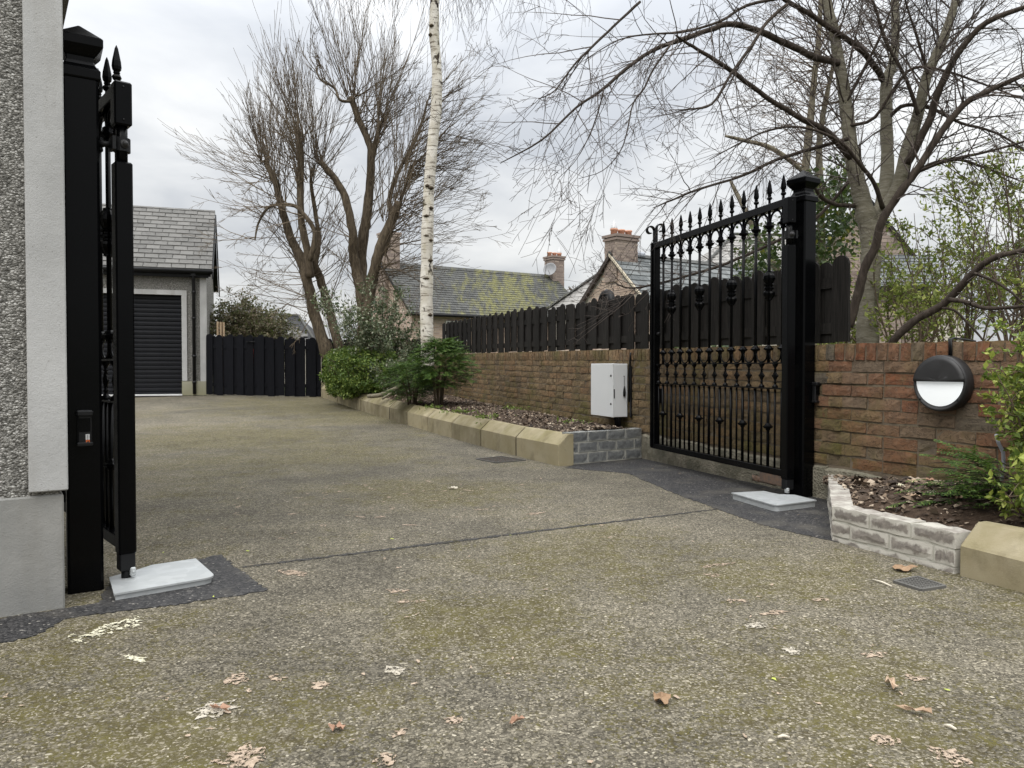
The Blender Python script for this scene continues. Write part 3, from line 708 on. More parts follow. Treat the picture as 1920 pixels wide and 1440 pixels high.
mb = MB(); mb.box(((dl + dr) / 2, 0.115, (db + dtop) / 2), (dr - dl, 0.01, dtop - db)); door = mb.build('roller_door', M['shutter_black'], ga)
lat = MB(); nl = 22; lh = (dtop - db - 0.05) / nl
prof = [(0, 0), (-.012, .012), (-.014, lh * .55), (-.010, lh - .012), (0, lh - .004)]
lat.add([(x, y, z) for x in ((dl + .005), (dr - .005)) for y, z in prof], [(i, i + 1, 5 + i + 1, 5 + i) for i in range(4)] + [(4, 0, 5, 9), (0, 1, 2, 3, 4), (9, 8, 7, 6, 5)])
lm = lat.mesh('slat', M['shutter_black'])
for i in range(nl): inst('slat', lm, door, (0, 0.108, db + 0.05 + i * lh))
mb = MB(); mb.box(((dl + dr) / 2, 0.10, db + 0.03), (dr - dl - .01, 0.03, 0.04)); mb.build('bottom_rail', M['shutter_black'], door)
mb = MB(); mb.box(((dl + dr) / 2, 0.02, db - 0.014), (dr - dl, 0.14, 0.03)); mb.build('threshold', M['galv_white'], ga)
# fascia, gutter, downpipe
mb = MB(); mb.box((-GW / 2, -0.10, ze - 0.005), (GW + 0.20, 0.03, 0.15)); mb.box((-GW / 2, -0.05, ze - 0.09), (GW + .1, 0.12, 0.02)); mb.build('fascia', M['matt_black'], ga)
mb = MB(); mb.tube([(0.14, -0.16, ze + 0.02), (-GW - .12, -0.16, ze + 0.02)], 0.055, 8); mb.build('gutter', M['black_plastic'], ga)
mb = MB(); mb.tube([(-0.245, -0.16, ze), (-0.245, -0.10, ze - 0.16), (-0.245, -0.055, ze - 0.28), (-0.245, -0.055, 0.30)], 0.034, 8)
for z in (2.45, 1.9, 1.1, 0.55): mb.lathe([(0.042, -.025), (0.042, .025)], 8, (-0.245, -0.055, z))
mb.box((-0.245, -0.13, ze - 0.03), (0.10, 0.09, 0.10)); mb.build('downpipe', M['black_plastic'], ga)
sl_up = Vector((0, hd + 0.16, rise + 0.13)); slen = sl_up.length; su = sl_up.normalized()
O = Vector((-GW - 0.13, -0.17, ze + 0.05)); a = Vector((1, 0, 0)); nrm = a.cross(su)
mb = MB()
for sgn in (0, 1):
    e0 = Vector((-GW - .12, -0.14, ze + 0.03)); rg = Vector((-GW - .12, hd, ze + rise + 0.10))
    if sgn: e0.y = GDp + 0.14
    mb.extr([e0, rg, rg - Vector((0, 0, .05)), e0 - Vector((0, 0, .05))], (GW + 0.23, 0, 0))
roof = mb.build('roof', M['matt_black'], ga)
smesh = {}
Mx = slate_basis(O, a, su, nrm)
rot_e = Mx.to_euler()
def add_gs(s, t, ww, ln, j, r):
    k = (round(ww, 3), round(ln, 3))
    if k not in smesh:
        m_ = MB(); th = 0.013; z0 = 0.02
        m_.add([(0, 0, z0 - th), (ww, 0, z0 - th), (ww, ln, -th), (0, ln, -th), (0, 0, z0), (ww, 0, z0), (ww, ln, 0), (0, ln, 0)], [(4, 5, 6, 7), (0, 1, 5, 4), (1, 2, 6, 5), (3, 0, 4, 7), (2, 3, 7, 6), (3, 2, 1, 0)])
        smesh[k] = m_.mesh('slate', M['slate'])
    o = inst('slate', smesh[k], roof); o.matrix_local = Mx @ Matrix.Translation((s, t, 0.012 + r.uniform(0, .005))) @ Matrix.Rotation(r.uniform(-.008, .008), 4, 'Z')
slate_rows(add_gs, GW + 0.26, slen, 0.27, 0.187, 0.009, None, 4)
mb = MB()
for i in range(9):
    x = 0.12 - i * 0.45
    mb.extr([(x, hd - .10, ze + rise + .10), (x, hd, ze + rise + .205), (x, hd + .10, ze + rise + .10), (x, hd, ze + rise + .16)], (-0.435, 0, 0))
mb.build('ridge_tile', M['slate'], roof)
mb = MB(); mb.extr([(0.145, -0.2, ze + .02), (0.145, hd, ze + rise + .10), (0.145, GDp + .2, ze + .02), (0.145, GDp + .2, ze - .13), (0.145, hd, ze + rise - .06), (0.145, -0.2, ze - .13)], (-0.025, 0, 0)); mb.build('bargeboard', M['matt_black'], ga)

# ------------------------------------------------------------------ brick houses beyond the fence
def brick_face(name, parent, off, O, a, n_out, polyfn, L, Hh, mat_, bl=0.225, bh=0.075, th=0.012, seed=0):
    """joined bricks laid on a vertical face; polyfn(s, z) says whether a brick lies on it"""
    a = Vector(a).normalized(); n_out = Vector(n_out).normalized(); mb = MB(); r = random.Random(seed)
    mb.m = Matrix.Translation(-Vector(off)) @ slate_basis(O, a, Vector((0, 0, 1)), n_out)
    z = 0.0; c = 0
    while z < Hh:
        s = -(bl / 2 if c % 2 else 0)
        while s < L:
            x0, x1 = max(0, s + .006), min(L, s + bl - .006)
            if x1 - x0 > .04 and polyfn((x0 + x1) / 2, z + bh / 2):
                t = th + r.uniform(-.003, .003); z0, z1 = z + .006, z + bh - .006
                mb.add([(x0, z0, 0), (x1, z0, 0), (x1, z1, 0), (x0, z1, 0), (x0, z0, t), (x1, z0, t), (x1, z1, t), (x0, z1, t)], [(4, 5, 6, 7), (0, 1, 5, 4), (1, 2, 6, 5), (2, 3, 7, 6), (3, 0, 4, 7)])
            s += bl
        z += bh; c += 1
    return tag(mb.build(name, mat_, parent, fix=False), kind='stuff')
def chimney(parent, off, base, dirv, wx, wy, z0, z1, pots, seed, cone=None):
    d = Vector((dirv[0], dirv[1], 0)).normalized(); p = Vector((-d.y, d.x, 0)); rz = math.atan2(d.y, d.x)
    c = Vector((base[0], base[1], 0)) - Vector((off[0], off[1], 0)); zo = off[2]
    mb = MB(); mb.box((c.x, c.y, (z0 + z1) / 2 - zo), (wx, wy, z1 - z0 - .002), rz); ch = mb.build('chimney', M['house_mortar'], parent)
    for (aa, nn, ln) in ((d, -p, wx), (-d, p, wx), (p, d, wy), (-p, -d, wy)):
        O = Vector((base[0], base[1], z0)) + nn * ((wy if abs(aa.dot(d)) > .5 else wx) / 2) - aa * ln / 2
        brick_face('brick', ch, off, O, aa, nn, lambda s, z: True, ln, z1 - z0, M['chimney_brick'], seed=seed)
    mb = MB(); mb.box((c.x, c.y, z1 - .06 - zo), (wx + .09, wy + .09, 0.07), rz); mb.box((c.x, c.y, z1 + .035 - zo), (wx + .13, wy + .13, 0.075), rz); mb.build('corbel', M['chimney_brick'], ch)
    for i in range(pots):
        o = d * ((i - (pots - 1) / 2) * 0.27)
        mb = MB(); zc = z1 + 0.07 - zo; cc = (c.x + o.x, c.y + o.y, zc)
        mb.lathe([(0.10, 0), (0.095, .13), (0.115, .14), (0.115, .18), (0.09, .18), (0.085, .06)], 12, cc); pt = mb.build('chimney_pot', M['terracotta'], ch)
        if cone == i:
            mb = MB(); mb.lathe([(0.105, .18), (0.10, .21), (0.004, .44)], 8, cc); mb.build('cowl', M['cone_clear'], pt)
    return ch
UPZ = Vector((0, 0, 1))
# --- long mossy roofed house
RB = Vector((0.843, 0.542, 0)); FB = Vector((0.542, -0.843, 0))
r0, r1 = Vector((-5.1, 30, 4.93)), Vector((1.91, 34.5, 4.93)); LB = (r1 - r0).length
RB = (r1 - r0).normalized(); FB = Vector((RB.y, -RB.x, 0))
hb_c = (r0 + r1) / 2
hb = thing('brick_house', 'brick house with long mossy slate roof and chimney carrying a satellite dish', 'house', (hb_c.x, hb_c.y, 0.2), 0)
off = (hb_c.x, hb_c.y, 0.2); offv = Vector(off)
run, drop = 2.65, 2.05
mb = MB(); mb.m = Matrix.Translation(-offv)
e0, e1 = r0 + FB * run - UPZ * drop, r1 + FB * run - UPZ * drop; k0, k1 = r0 - FB * run - UPZ * drop, r1 - FB * run - UPZ * drop
i0, i1 = RB * 0.2, -RB * 0.2
wf = FB * (-0.3)
def zto(p, z): return Vector((p.x, p.y, z))
g0, g1, g2, g3 = e0 + i0 + wf, e1 + i1 + wf, k1 + i1 - wf, k0 + i0 - wf
base = [zto(p, 0.1) for p in (g0, g1, g2, g3)]; tops = [zto(p, 2.86) for p in (g0, g1, g2, g3)]
ap0, ap1 = r0 + i0 - UPZ * .12, r1 + i1 - UPZ * .12
mb.add(base + tops + [ap0, ap1], [(0, 1, 5, 4), (2, 3, 7, 6), (1, 2, 6, 9, 5), (3, 0, 4, 8, 7), (4, 5, 9, 8), (6, 7, 8, 9)])
mb.build('wall', M['house_mortar'], hb)
brick_face('brick', hb, off, zto(g0, 0.9), RB, FB, lambda s, z: not (1.35 < s < 2.4 and .95 < z < 1.75), (g1 - g0).length, 1.95, M['house_brick'], seed=21)
lg = (g3 - g0).length
brick_face('brick', hb, off, zto(g3, 0.9), -(g3 - g0), -RB, lambda s, z: z < 1.95 + (1 - abs(s / lg - .5) * 2) * 1.9, lg, 4.0, M['house_brick'], seed=22)
mb = MB(); mb.m = Matrix.Translation(-offv)
mb.extr([e0 - UPZ * .03, r0 - UPZ * .03, k0 - UPZ * .03, k0 - UPZ * .12, r0 - UPZ * .12, e0 - UPZ * .12], r1 - r0); rf = mb.build('roof', M['matt_black'], hb)
su_b = (r0 - e0); roof_plane_stuff('slate', M['slate_moss'], rf, off, e0 - su_b.normalized() * .05 - UPZ * .0, RB, su_b, LB, su_b.length, 0.25, 0.165, 0.016, None, 5)
mb = MB(); mb.m = Matrix.Translation(-offv)
nr = 22
for i in range(nr):
    p = r0 + RB * (LB * i / nr); mb.extr([p + FB * .13 - UPZ * .06, p + UPZ * .07, p - FB * .13 - UPZ * .06], RB * (LB / nr - .012))
mb.build('ridge_tile', M['slate_moss'], rf)
mb = MB(); mb.m = Matrix.Translation(-offv); mb.tube([e0 - UPZ * .08 + FB * .04, e1 - UPZ * .08 + FB * .04], 0.06, 6); mb.build('gutter', M['matt_black'], hb)
def window(parent, off, O, a, n_out, ww, hh, mull):
    a = Vector(a).normalized(); n_out = Vector(n_out).normalized(); b = 0.055
    mb = MB(); mb.m = Matrix.Translation(-Vector(off)) @ slate_basis(O, a, UPZ, n_out)
    mb.box((ww / 2, b / 2, .03), (ww, b, .07)); mb.box((ww / 2, hh - b / 2, .03), (ww, b, .07))
    for i in range(mull + 1): mb.box((b / 2 + (ww - b) * i / mull, hh / 2, .034), (b, hh - 2 * b, .06))
    f = mb.build('window', M['white_frame'], parent)
    mb = MB(); mb.m = Matrix.Translation(-Vector(off)) @ slate_basis(O, a, UPZ, n_out); mb.box((ww / 2, hh / 2, .004), (ww - .02, hh - .02, .012)); mb.build('pane', M['window_glass'], f)
window(hb, off, zto(g0, 0.9 + .97) + RB * 1.38, RB, FB, 1.0, 0.75, 3)
cb = r1 - RB * 0.02
ch = chimney(hb, off, (cb.x, cb.y), (RB.x, RB.y), 0.62, 0.62, 3.2, 5.75, 3, 31, 2)
cb0 = r0 + RB * 0.35; chimney(hb, off, (cb0.x, cb0.y), (RB.x, RB.y), 0.62, 0.62, 3.2, 6.05, 1, 32)
dp = cb - RB * .45 + FB * .32
mb = MB(); mb.m = Matrix.Translation(Vector((dp.x, dp.y, 5.18)) - offv) @ Vector((-.35, -.9, .3)).to_track_quat('Z', 'Y').to_matrix().to_4x4()
mb.lathe([(0.02, 0), (0.14, .012), (0.24, .045), (0.30, .085), (0.29, .09), (0.23, .055), (0.13, .022), (0.02, .01)], 16)
mb.tube([(0, -.2, .03), (0, -.12, .26)], .012, 5); mb.tube([(0, 0, 0), (0.05, 0.1, -.25)], .02, 5); mb.build('satellite_dish', M['dish_grey'], ch)

# --- gabled house with pale roofs
ha0 = Vector((2.76, 22.0, 4.12)); RA = Vector((0.843, 0.542, 0)).normalized(); LA = Vector((-RA.y, RA.x, 0))
off = (ha0.x + 2, ha0.y + 2, 0.2); offv = Vector(off)
ha = thing('brick_house', 'brick gabled house with slate roofs and three pot chimney beyond the fence', 'house', off, 0)
HW, DR, LN = 2.6, 2.45, 5.0
pl, pr = ha0 + LA * HW - UPZ * DR, ha0 - LA * HW - UPZ * DR
mb = MB(); mb.m = Matrix.Translation(-offv); ins = RA * 0.12
mb.extr([zto(pl, .1) + ins, zto(pr, .1) + ins, pr - UPZ * .12 + ins, ha0 - UPZ * .12 + ins, pl - UPZ * .12 + ins], RA * (LN + 3)); mb.build('wall', M['house_mortar'], ha)
lw = (pr - pl); lw.z = 0
brick_face('brick', ha, off, zto(pl, 0.4) + ins, lw, -RA, lambda s, z: z < (1.67 - 0.4 - .25) + (1 - abs(s / lw.length - .5) * 2) * 2.45, lw.length, 3.75, M['house_brick'], seed=23)
mb = MB(); mb.m = Matrix.Translation(-offv)
mb.extr([pl - UPZ * .02, ha0 - UPZ * .02, pr - UPZ * .02, pr - UPZ * .12, ha0 - UPZ * .12, pl - UPZ * .12], RA * (LN + 3)); rf = mb.build('roof', M['matt_black'], ha)
upr = (ha0 - pr); roof_plane_stuff('slate', M['slate_blue'], rf, off, pr + RA * .03, RA, upr, LN + 3, upr.length, 0.36, 0.235, 0.02, None, 6)
mb = MB(); mb.m = Matrix.Translation(-offv); w1 = -RA * .02
mb.extr([pr + w1, ha0 + w1, ha0 + w1 - UPZ * .075, pr + w1 - UPZ * .075], RA * .05); mb.build('verge', M['verge_mortar'], rf)
mb = MB(); mb.m = Matrix.Translation(-offv); mb.extr([pl + w1 - UPZ * .02, ha0 + w1 - UPZ * .02, ha0 + w1 - UPZ * .17, pl + w1 - UPZ * .17], RA * .09); mb.build('verge', M['dark_wood_trim'], rf)
mb = MB(); mb.m = Matrix.Translation(-offv)
for i in range(16):
    p = ha0 + RA * (.5 * i); mb.extr([p + LA * .12 - UPZ * .05, p + UPZ * .06, p - LA * .12 - UPZ * .05], RA * .49)
mb.build('ridge_tile', M['slate_moss'], rf)
cp = ha0 + RA * .46; chimney(ha, off, (cp.x, cp.y), (RA.x, RA.y), 0.78, 0.52, 3.3, 4.58, 3, 33, 0)
fl = ha0 + RA * 1.0
mb = MB(); mb.m = Matrix.Translation(Vector((fl.x, fl.y, 4.16)) - offv); mb.bbox((0, 0, 0), (.62, .30, .16), .05, math.atan2(RA.y, RA.x)); mb.build('flashing', M['lead'], ha)
# taller pale block behind and a lower wing
def hip_block(a, b, z_r, run_, drop_, front, slate_m, seed, wall_z0=0.1):
    ax = (b - a); ax.z = 0; L_ = ax.length; ax.normalize(); fr = Vector((ax.y, -ax.x, 0)) * front
    mb = MB(); mb.m = Matrix.Translation(-offv)
    A0, B0 = zto(a, z_r), zto(b, z_r); ze_ = z_r - drop_
    c = [A0 + fr * run_ - ax * run_ - UPZ * drop_, B0 + fr * run_ + ax * run_ - UPZ * drop_, B0 - fr * run_ + ax * run_ - UPZ * drop_, A0 - fr * run_ - ax * run_ - UPZ * drop_]
    lo = [zto(p, wall_z0) for p in c]
    k = 0.94; cen = (A0 + B0) / 2
    lo = [cen + (p - cen) * k for p in lo]; lo = [zto(p, wall_z0) for p in lo]; hi = [zto(p, ze_ - .02) for p in lo]
    mb.add(lo + hi, [(0, 1, 5, 4), (1, 2, 6, 5), (2, 3, 7, 6), (3, 0, 4, 7)]); mb.build('wall', M['house_mortar'], ha)
    mb = MB(); mb.m = Matrix.Translation(-offv); mb.add(c + [A0, B0], [(0, 1, 5, 4), (1, 2, 5), (2, 3, 4, 5), (3, 0, 4), (3, 2, 1, 0)]); r_ = mb.build('roof', M['matt_black'], ha)
    sl = math.hypot(run_, drop_)
    for (p0, p1, ridge) in ((c[0], c[1], L_), (c[3], c[0], 0.0)):
        d = p1 - p0; LL = d.length; ctr = (A0 + B0) / 2 if ridge else A0
        mid_ = (p0 + p1) / 2; upv = zto(ctr, z_r) - mid_
        up_ = upv.normalized(); sl_ = upv.length
        if d.normalized().cross(up_).z < 0: p0, p1 = p1, p0; d = -d
        roof_plane_stuff('slate', slate_m, r_, off, p0, d, up_, LL, sl_, 0.34, 0.22, 0.012, lambda s, t, LL=LL, ridge=ridge, sl_=sl_: (LL - ridge) / 2 * t / sl_ - .05 < s < LL - (LL - ridge) / 2 * t / sl_ + .05, seed)
    mb = MB(); mb.m = Matrix.Translation(-offv); mb.tube([c[0] + UPZ * .03, A0 + UPZ * .03, B0 + UPZ * .03, c[1] + UPZ * .03], .07, 5); mb.build('ridge_tile', M['slate_moss'], r_)
hip_block(P(1375, 440, 31) , P(1560, 440, 31.5), 6.2, 3.6, 2.9, 1, M['slate_pale'], 41)
hip_block(Vector((3.9, 27.5, 0)), Vector((5.5, 30.5, 0)), 4.75, 2.0, 1.9, -1, M['slate_pale'], 42)

# --- purple brick gable behind the bare tree
off = (7.4, 16.5, 0.2); offv = Vector(off)
hc = thing('brick_house', 'mottled brick gable with low slate roof behind the bare tree', 'house', off, 0)
ap = P(1622, 372, 16); lft = P(1520, 500, 16); rgt = P(1722, 497, 16)
mb = MB(); mb.m = Matrix.Translation(-offv); mb.extr([zto(lft, .1), zto(rgt, .1), rgt, ap, lft], (1.2, 4.5, 0)); mb.build('wall', M['house_mortar'], hc)
wl_ = rgt.x - lft.x
brick_face('brick', hc, off, zto(lft, 0.6), (1, 0, 0), (0, -1, 0), lambda s, z: z + .6 < lft.z - .05 + (1 - abs(s / wl_ - (ap.x - lft.x) / wl_) * 2) * (ap.z - lft.z), wl_, ap.z, M['chimney_brick'], seed=24)
mb = MB(); mb.m = Matrix.Translation(-offv)
o_ = Vector((0, -.08, 0))
mb.extr([lft + Vector((-.15, 0, -.1)) + o_, ap + Vector((0, 0, .09)) + o_, rgt + Vector((.15, 0, -.1)) + o_, rgt + Vector((.15, 0, -.22)) + o_, ap + Vector((0, 0, -.04)) + o_, lft + Vector((-.15, 0, -.22)) + o_], (1.25, 4.7, 0)); mb.build('roof', M['matt_black'], hc)
w0, w1_, w2, w3 = P(1640, 538, 14.6), P(1760, 538, 14.6), P(1745, 478, 16), P(1655, 478, 16)
mb = MB(); mb.m = Matrix.Translation(-offv); mb.add([w0, w1_, w2, w3] + [p - UPZ * .08 for p in (w0, w1_, w2, w3)], [(0, 1, 2, 3), (7, 6, 5, 4), (0, 4, 5, 1), (1, 5, 6, 2), (2, 6, 7, 3), (3, 7, 4, 0)]); r_ = mb.build('roof', M['matt_black'], hc)
up_ = (w3 + w2) / 2 - (w0 + w1_) / 2; roof_plane_stuff('slate', M['slate_blue'], r_, off, w0 + Vector((0, 0, .005)), (1, 0, 0), up_, (w1_ - w0).length, up_.length, 0.22, 0.19, .012, None, 9)
mb = MB(); mb.m = Matrix.Translation(-offv); mb.box((( w0.x + w1_.x) / 2, 15.4, w0.z / 2), ((w1_.x - w0.x) * .94, 1.2, w0.z - .1)); mb.build('wall', M['house_mortar'], hc)
brick_face('brick', hc, off, Vector((w0.x + .05, 14.8, .5)), (1, 0, 0), (0, -1, 0), lambda s, z: True, (w1_.x - w0.x) * .93, w0.z - .65, M['chimney_brick'], seed=25)

# --- small slate roof far behind the black fence
off = (-8.5, 29, 0.2); offv = Vector(off)
hd_ = thing('outbuilding', 'low grey slate roof far behind the black fence and bramble bush', 'building', off, 0)
a0, a1 = P(470, 588, 30), P(560, 592, 30.5); b0, b1 = P(440, 650, 28), P(598, 650, 28)
mb = MB(); mb.m = Matrix.Translation(-offv); bk0, bk1 = a0 + Vector((-.5, 2, -1.3)), a1 + Vector((1.0, 2, -1.3))
mb.add([b0, b1, a1, a0, bk0, bk1], [(0, 1, 2, 3), (1, 5, 2), (3, 2, 5, 4), (0, 3, 4), (0, 4, 5, 1)]); r_ = mb.build('roof', M['matt_black'], hd_)
up_ = (a0 + a1) / 2 - (b0 + b1) / 2; LL = (b1 - b0).length
roof_plane_stuff('slate', M['slate'], r_, off, b0, b1 - b0, up_, LL, up_.length, .34, .2, .012, lambda s, t: s < LL - t * .55 and s > t * .25, 10)
mb = MB(); mb.m = Matrix.Translation(-offv); mb.tube([a0, a1, b1], .06, 5); mb.build('ridge_tile', M['slate_moss'], r_)
mb = MB(); mb.m = Matrix.Translation(-offv); mb.box(((b0.x + b1.x) / 2, 29, b0.z / 2 + .05), ((b1.x - b0.x) * .9, 1.6, b0.z - .1)); mb.build('wall', M['house_mortar'], hd_)
# ------------------------------------------------------------------ kerb and planting beds
KD = Vector((-0.4227, 0.9063)); K0 = Vector((0.402, 6.64)); TH_K = math.atan2(KD.y, KD.x)
def kerb_mesh(seed, L=0.860):
    r = random.Random(seed); mb = MB(); j = lambda a=.004: r.uniform(-a, a)
    pr = [(0, -.10), (0, .180), (-.010, .190), (-.095, .268), (-.110, .275), (-.15, .275), (-.15, -.10)]
    xs = [0, 0.006, L * .33, L * .66, L - .006, L]; vs_ = []
    for i, x in enumerate(xs):
        for (y, z) in pr:
            k = 0.004 if i in (0, 5) else 0
            vs_.append((x, y + j(.0025) - (k if y == 0 else 0), z + j(.0025) - (k if z > 0 else 0)))
    n = len(pr); fs = [(i * n + k, i * n + (k + 1) % n, (i + 1) * n + (k + 1) % n, (i + 1) * n + k) for i in range(5) for k in range(n)]
    fs += [tuple(range(n)), tuple(5 * n + k for k in reversed(range(n)))]
    mb.add(vs_, fs); me = mb.mesh('kerb_stone', M['sandstone'])
    bm = bmesh.new(); bm.from_mesh(me); bmesh.ops.recalc_face_normals(bm, faces=bm.faces[:]); bm.to_mesh(me); bm.free(); return me
kv = [kerb_mesh(i) for i in range(5)]
jm_ = MB(); jm_.extr([(0, -.008, -.08), (0, -.008, .176), (0, -.10, .262), (0, -.145, .268), (0, -.145, -.08)], (.026, 0, 0)); jm_ = jm_.mesh('joint', M['joint_dirt'])
kerb = thing('stone_kerb', 'mossy buff stone kerb with sloping top edging the long planting bed', 'kerb', (K0.x, K0.y, 0), TH_K)
for i in range(13):
    s = 0.88 * i; y0 = K0.y + KD.y * s; y1 = y0 + KD.y * .88
    o = inst('kerb_stone', kv[i % 5], kerb, (s + .004, rnd.uniform(-.004, .004), gz(y0)), (0, -math.atan2(gz(y1) - gz(y0), .88), rnd.uniform(-.006, .006)))
    if i: inst('joint', jm_, kerb, (s - .018, 0, gz(y0)))
Q = Vector((1.574, 3.77)); QD = Vector((0.38, -0.925)).normalized(); TH_Q = math.atan2(QD.y, QD.x)
ke = Q + QD * 0.665
kerb2 = thing('stone_kerb', 'buff stone kerb under the privet at the end of the low bloomed brick edging', 'kerb', (ke.x, ke.y, -0.06), TH_Q + math.pi)
for i in range(3): inst('kerb_stone', kv[(i + 2) % 5], kerb2, (-0.88 * (i + 1), 0, 0), (0, 0, 0))
def block_wall(name, label, p0, p1, H, pitch, Lb, mats, mort, depth, out_sign, z0, seed, courses, cop=None, skip=0):
    d = (p1 - p0); L = d.length; root = thing(name, label, 'wall', (p0.x, p0.y, 0), math.atan2(d.y, d.x)); r = random.Random(seed)
    vv = [brick_mesh('brick', M[mats], L=Lb, Hh=pitch - .010, dep=depth, rough=.0025, seed=seed + i, ch=.003) for i in range(4)]
    hv = [brick_mesh('brick', M[mats], L=Lb / 2 - .005, Hh=pitch - .010, dep=depth, rough=.0025, nx=2, seed=seed + 9 + i, ch=.003) for i in range(2)]
    flip = 0 if out_sign < 0 else math.pi
    for c in range(courses):
        z = H - pitch * (c + .5) + .004; s = 0.0; first = True
        while s < L - .03:
            if first and c % 2: me, bl = hv[r.randrange(2)], Lb / 2 - .005
            else: me, bl = vv[r.randrange(4)], Lb
            sc_ = 1.0
            if s + bl > L: sc_ = (L - s) / bl
            o = inst('brick', me, root, (s + bl * sc_ / 2, out_sign * r.uniform(-.002, .003), z + z0), (0, r.uniform(-.008, .008), flip))
            if sc_ < 1: o.scale = (sc_, 1, 1)
            s += bl + .010; first = False
    mb = MB(); mb.box((L / 2, -out_sign * (depth / 2 + .001), z0 + H / 2 - .062), (L - .004, depth - .011, H + .112)); mb.build('mortar_bed', M[mort], root)
    if cop:
        mb = MB(); n = int(L / .055); vs_, fs = [], []
        for i in range(n + 1):
            for k, (yy, zz) in enumerate(((.004, -.004), (.0, .005), (-depth - .004, .005), (-depth - .006, -.004))):
                vs_.append((L * i / n, out_sign * yy + r.uniform(-.002, .002), z0 + H + zz + (r.uniform(-.003, .004) if k in (1, 2) else 0)))
        for i in range(n):
            for k in range(4): fs.append((i * 4 + k, i * 4 + (k + 1) % 4, (i + 1) * 4 + (k + 1) % 4, (i + 1) * 4 + k))
        fs += [(0, 1, 2, 3), tuple(n * 4 + k for k in (3, 2, 1, 0))]
        mb.add(vs_, fs); mb.build('mortar_cap', M[cop], root)
    return root
block_wall('low_block_wall', 'low grey concrete block wall closing the end of the planting bed by the gate', Vector((0.50, 6.70)), Vector((1.215, 7.20)), 0.285, 0.094, 0.215, 'grey_block', 'block_mortar', 0.10, -1, 0, 60, 3)
block_wall('low_brick_edging', 'low lime bloomed brick edging running from gate post to front corner', Vector((2.05, 4.99)), Q, 0.168, 0.0755, 0.215, 'bloom_brick', 'block_mortar', 0.1025, -1, 0, 70, 3)
block_wall('low_brick_edging', 'low lime bloomed brick edging facing the drive beside the drain grate', Q + QD * .003, ke - QD * .004, 0.172, 0.0755, 0.215, 'bloom_brick', 'block_mortar', 0.1025, -1, 0, 80, 3)

def soil_sheet(name, rows, mat_=None):
    """rows: list of lists of points"""
    mb = MB(); n = len(rows[0]); mb.add([p for r_ in rows for p in r_], [(j * n + i, j * n + i + 1, (j + 1) * n + i + 1, (j + 1) * n + i) for j in range(len(rows) - 1) for i in range(n - 1)], True)
    return tag(mb.build(name, mat_ or M['soil']), kind='structure')
rs = random.Random(9)
def kx(y): return K0.x + (y - K0.y) / KD.y * KD.x + 0.14 / KD.y
def wx(y): return CORNER.x + (y - CORNER.y) / 0.9426 * -0.3338 + 0.005
bed_pts = []
rows = []
for j in range(60):
    f = j / 59; row = []
    for i in range(14):
        g_ = i / 13
        yA = 6.82 + f * 9.4; yB = 7.22 + f * 8.6
        y = yA + (yB - yA) * g_
        x = kx(y) + (wx(y) - kx(y)) * g_
        z = 0.245 + gz(y) * (1 - .35 * g_) + 0.05 * math.sin(g_ * math.pi) + rs.uniform(-.012, .012) - (0.0 if i else .01)
        row.append(Vector((x, y, z)))
    rows.append(row)
soil_sheet('flower_bed', rows); bed_l = rows
rows = []
for j in range(26):
    f = j / 25; row = []
    a = Vector((2.03, 4.95)) + Vector((0.454, -0.891)) * f * 2.6; b_ = Vector((1.96, 4.8)).lerp(Q + Vector((.11, .05)), min(1, f * 2.2)) if f < .455 else (Q + Vector((.10, .03))) + QD * (f - .455) / .545 * 1.9
    for i in range(14):
        g_ = i / 13; p = a.lerp(b_, g_)
        z = 0.135 + .09 * (1 - g_) * min(1, f * 2.5) + 0.05 * math.sin(g_ * math.pi) * min(1, f * 3) + rs.uniform(-.012, .012)
        row.append(Vector((p.x, p.y, z)))
    rows.append(row)
soil_sheet('flower_bed', rows); bed_r = rows
def chips(name, bed, n, smin, smax, seed, fmax=1.0, gmin=0.04):
    r = random.Random(seed); mb = MB(); J, I = len(bed) - 1, len(bed[0]) - 1
    for _ in range(n):
        f, g_ = (r.random() ** 1.6) * fmax * J, (gmin + r.random() * (0.97 - gmin)) * I
        j, i = int(min(f, J - 1)), int(min(g_, I - 1)); p = bed[j][i].lerp(bed[j + 1][i], f - j).lerp(bed[j][i + 1].lerp(bed[j + 1][i + 1], f - j), g_ - i)
        s = r.uniform(smin, smax) * (1 if r.random() < .9 else 1.8); q = Quaternion((r.uniform(-1, 1), r.uniform(-1, 1), r.uniform(-.5, .5)), r.uniform(0, 1.0)) @ Quaternion((0, 0, 1), r.uniform(0, 6.28))
        lx, ly, lz = s, s * r.uniform(.25, .8), s * r.uniform(.05, .25)
        c = [q @ Vector((a * lx, b * ly, e * lz)) + p + Vector((0, 0, s * .2)) for a, b, e in ((-.5, -.3, 0), (.1, -.5, .4), (.5, .1, 0), (-.1, .5, .3), (0, 0, 1))]
        mb.add(c, [(0, 1, 4), (1, 2, 4), (2, 3, 4), (3, 0, 4), (3, 2, 1, 0)])
    return tag(mb.build(name, M['mulch'], fix=False), kind='stuff')
chips('mulch', bed_l, 12000, .010, .036, 1, .9); chips('mulch', bed_r, 3600, .008, .045, 2)

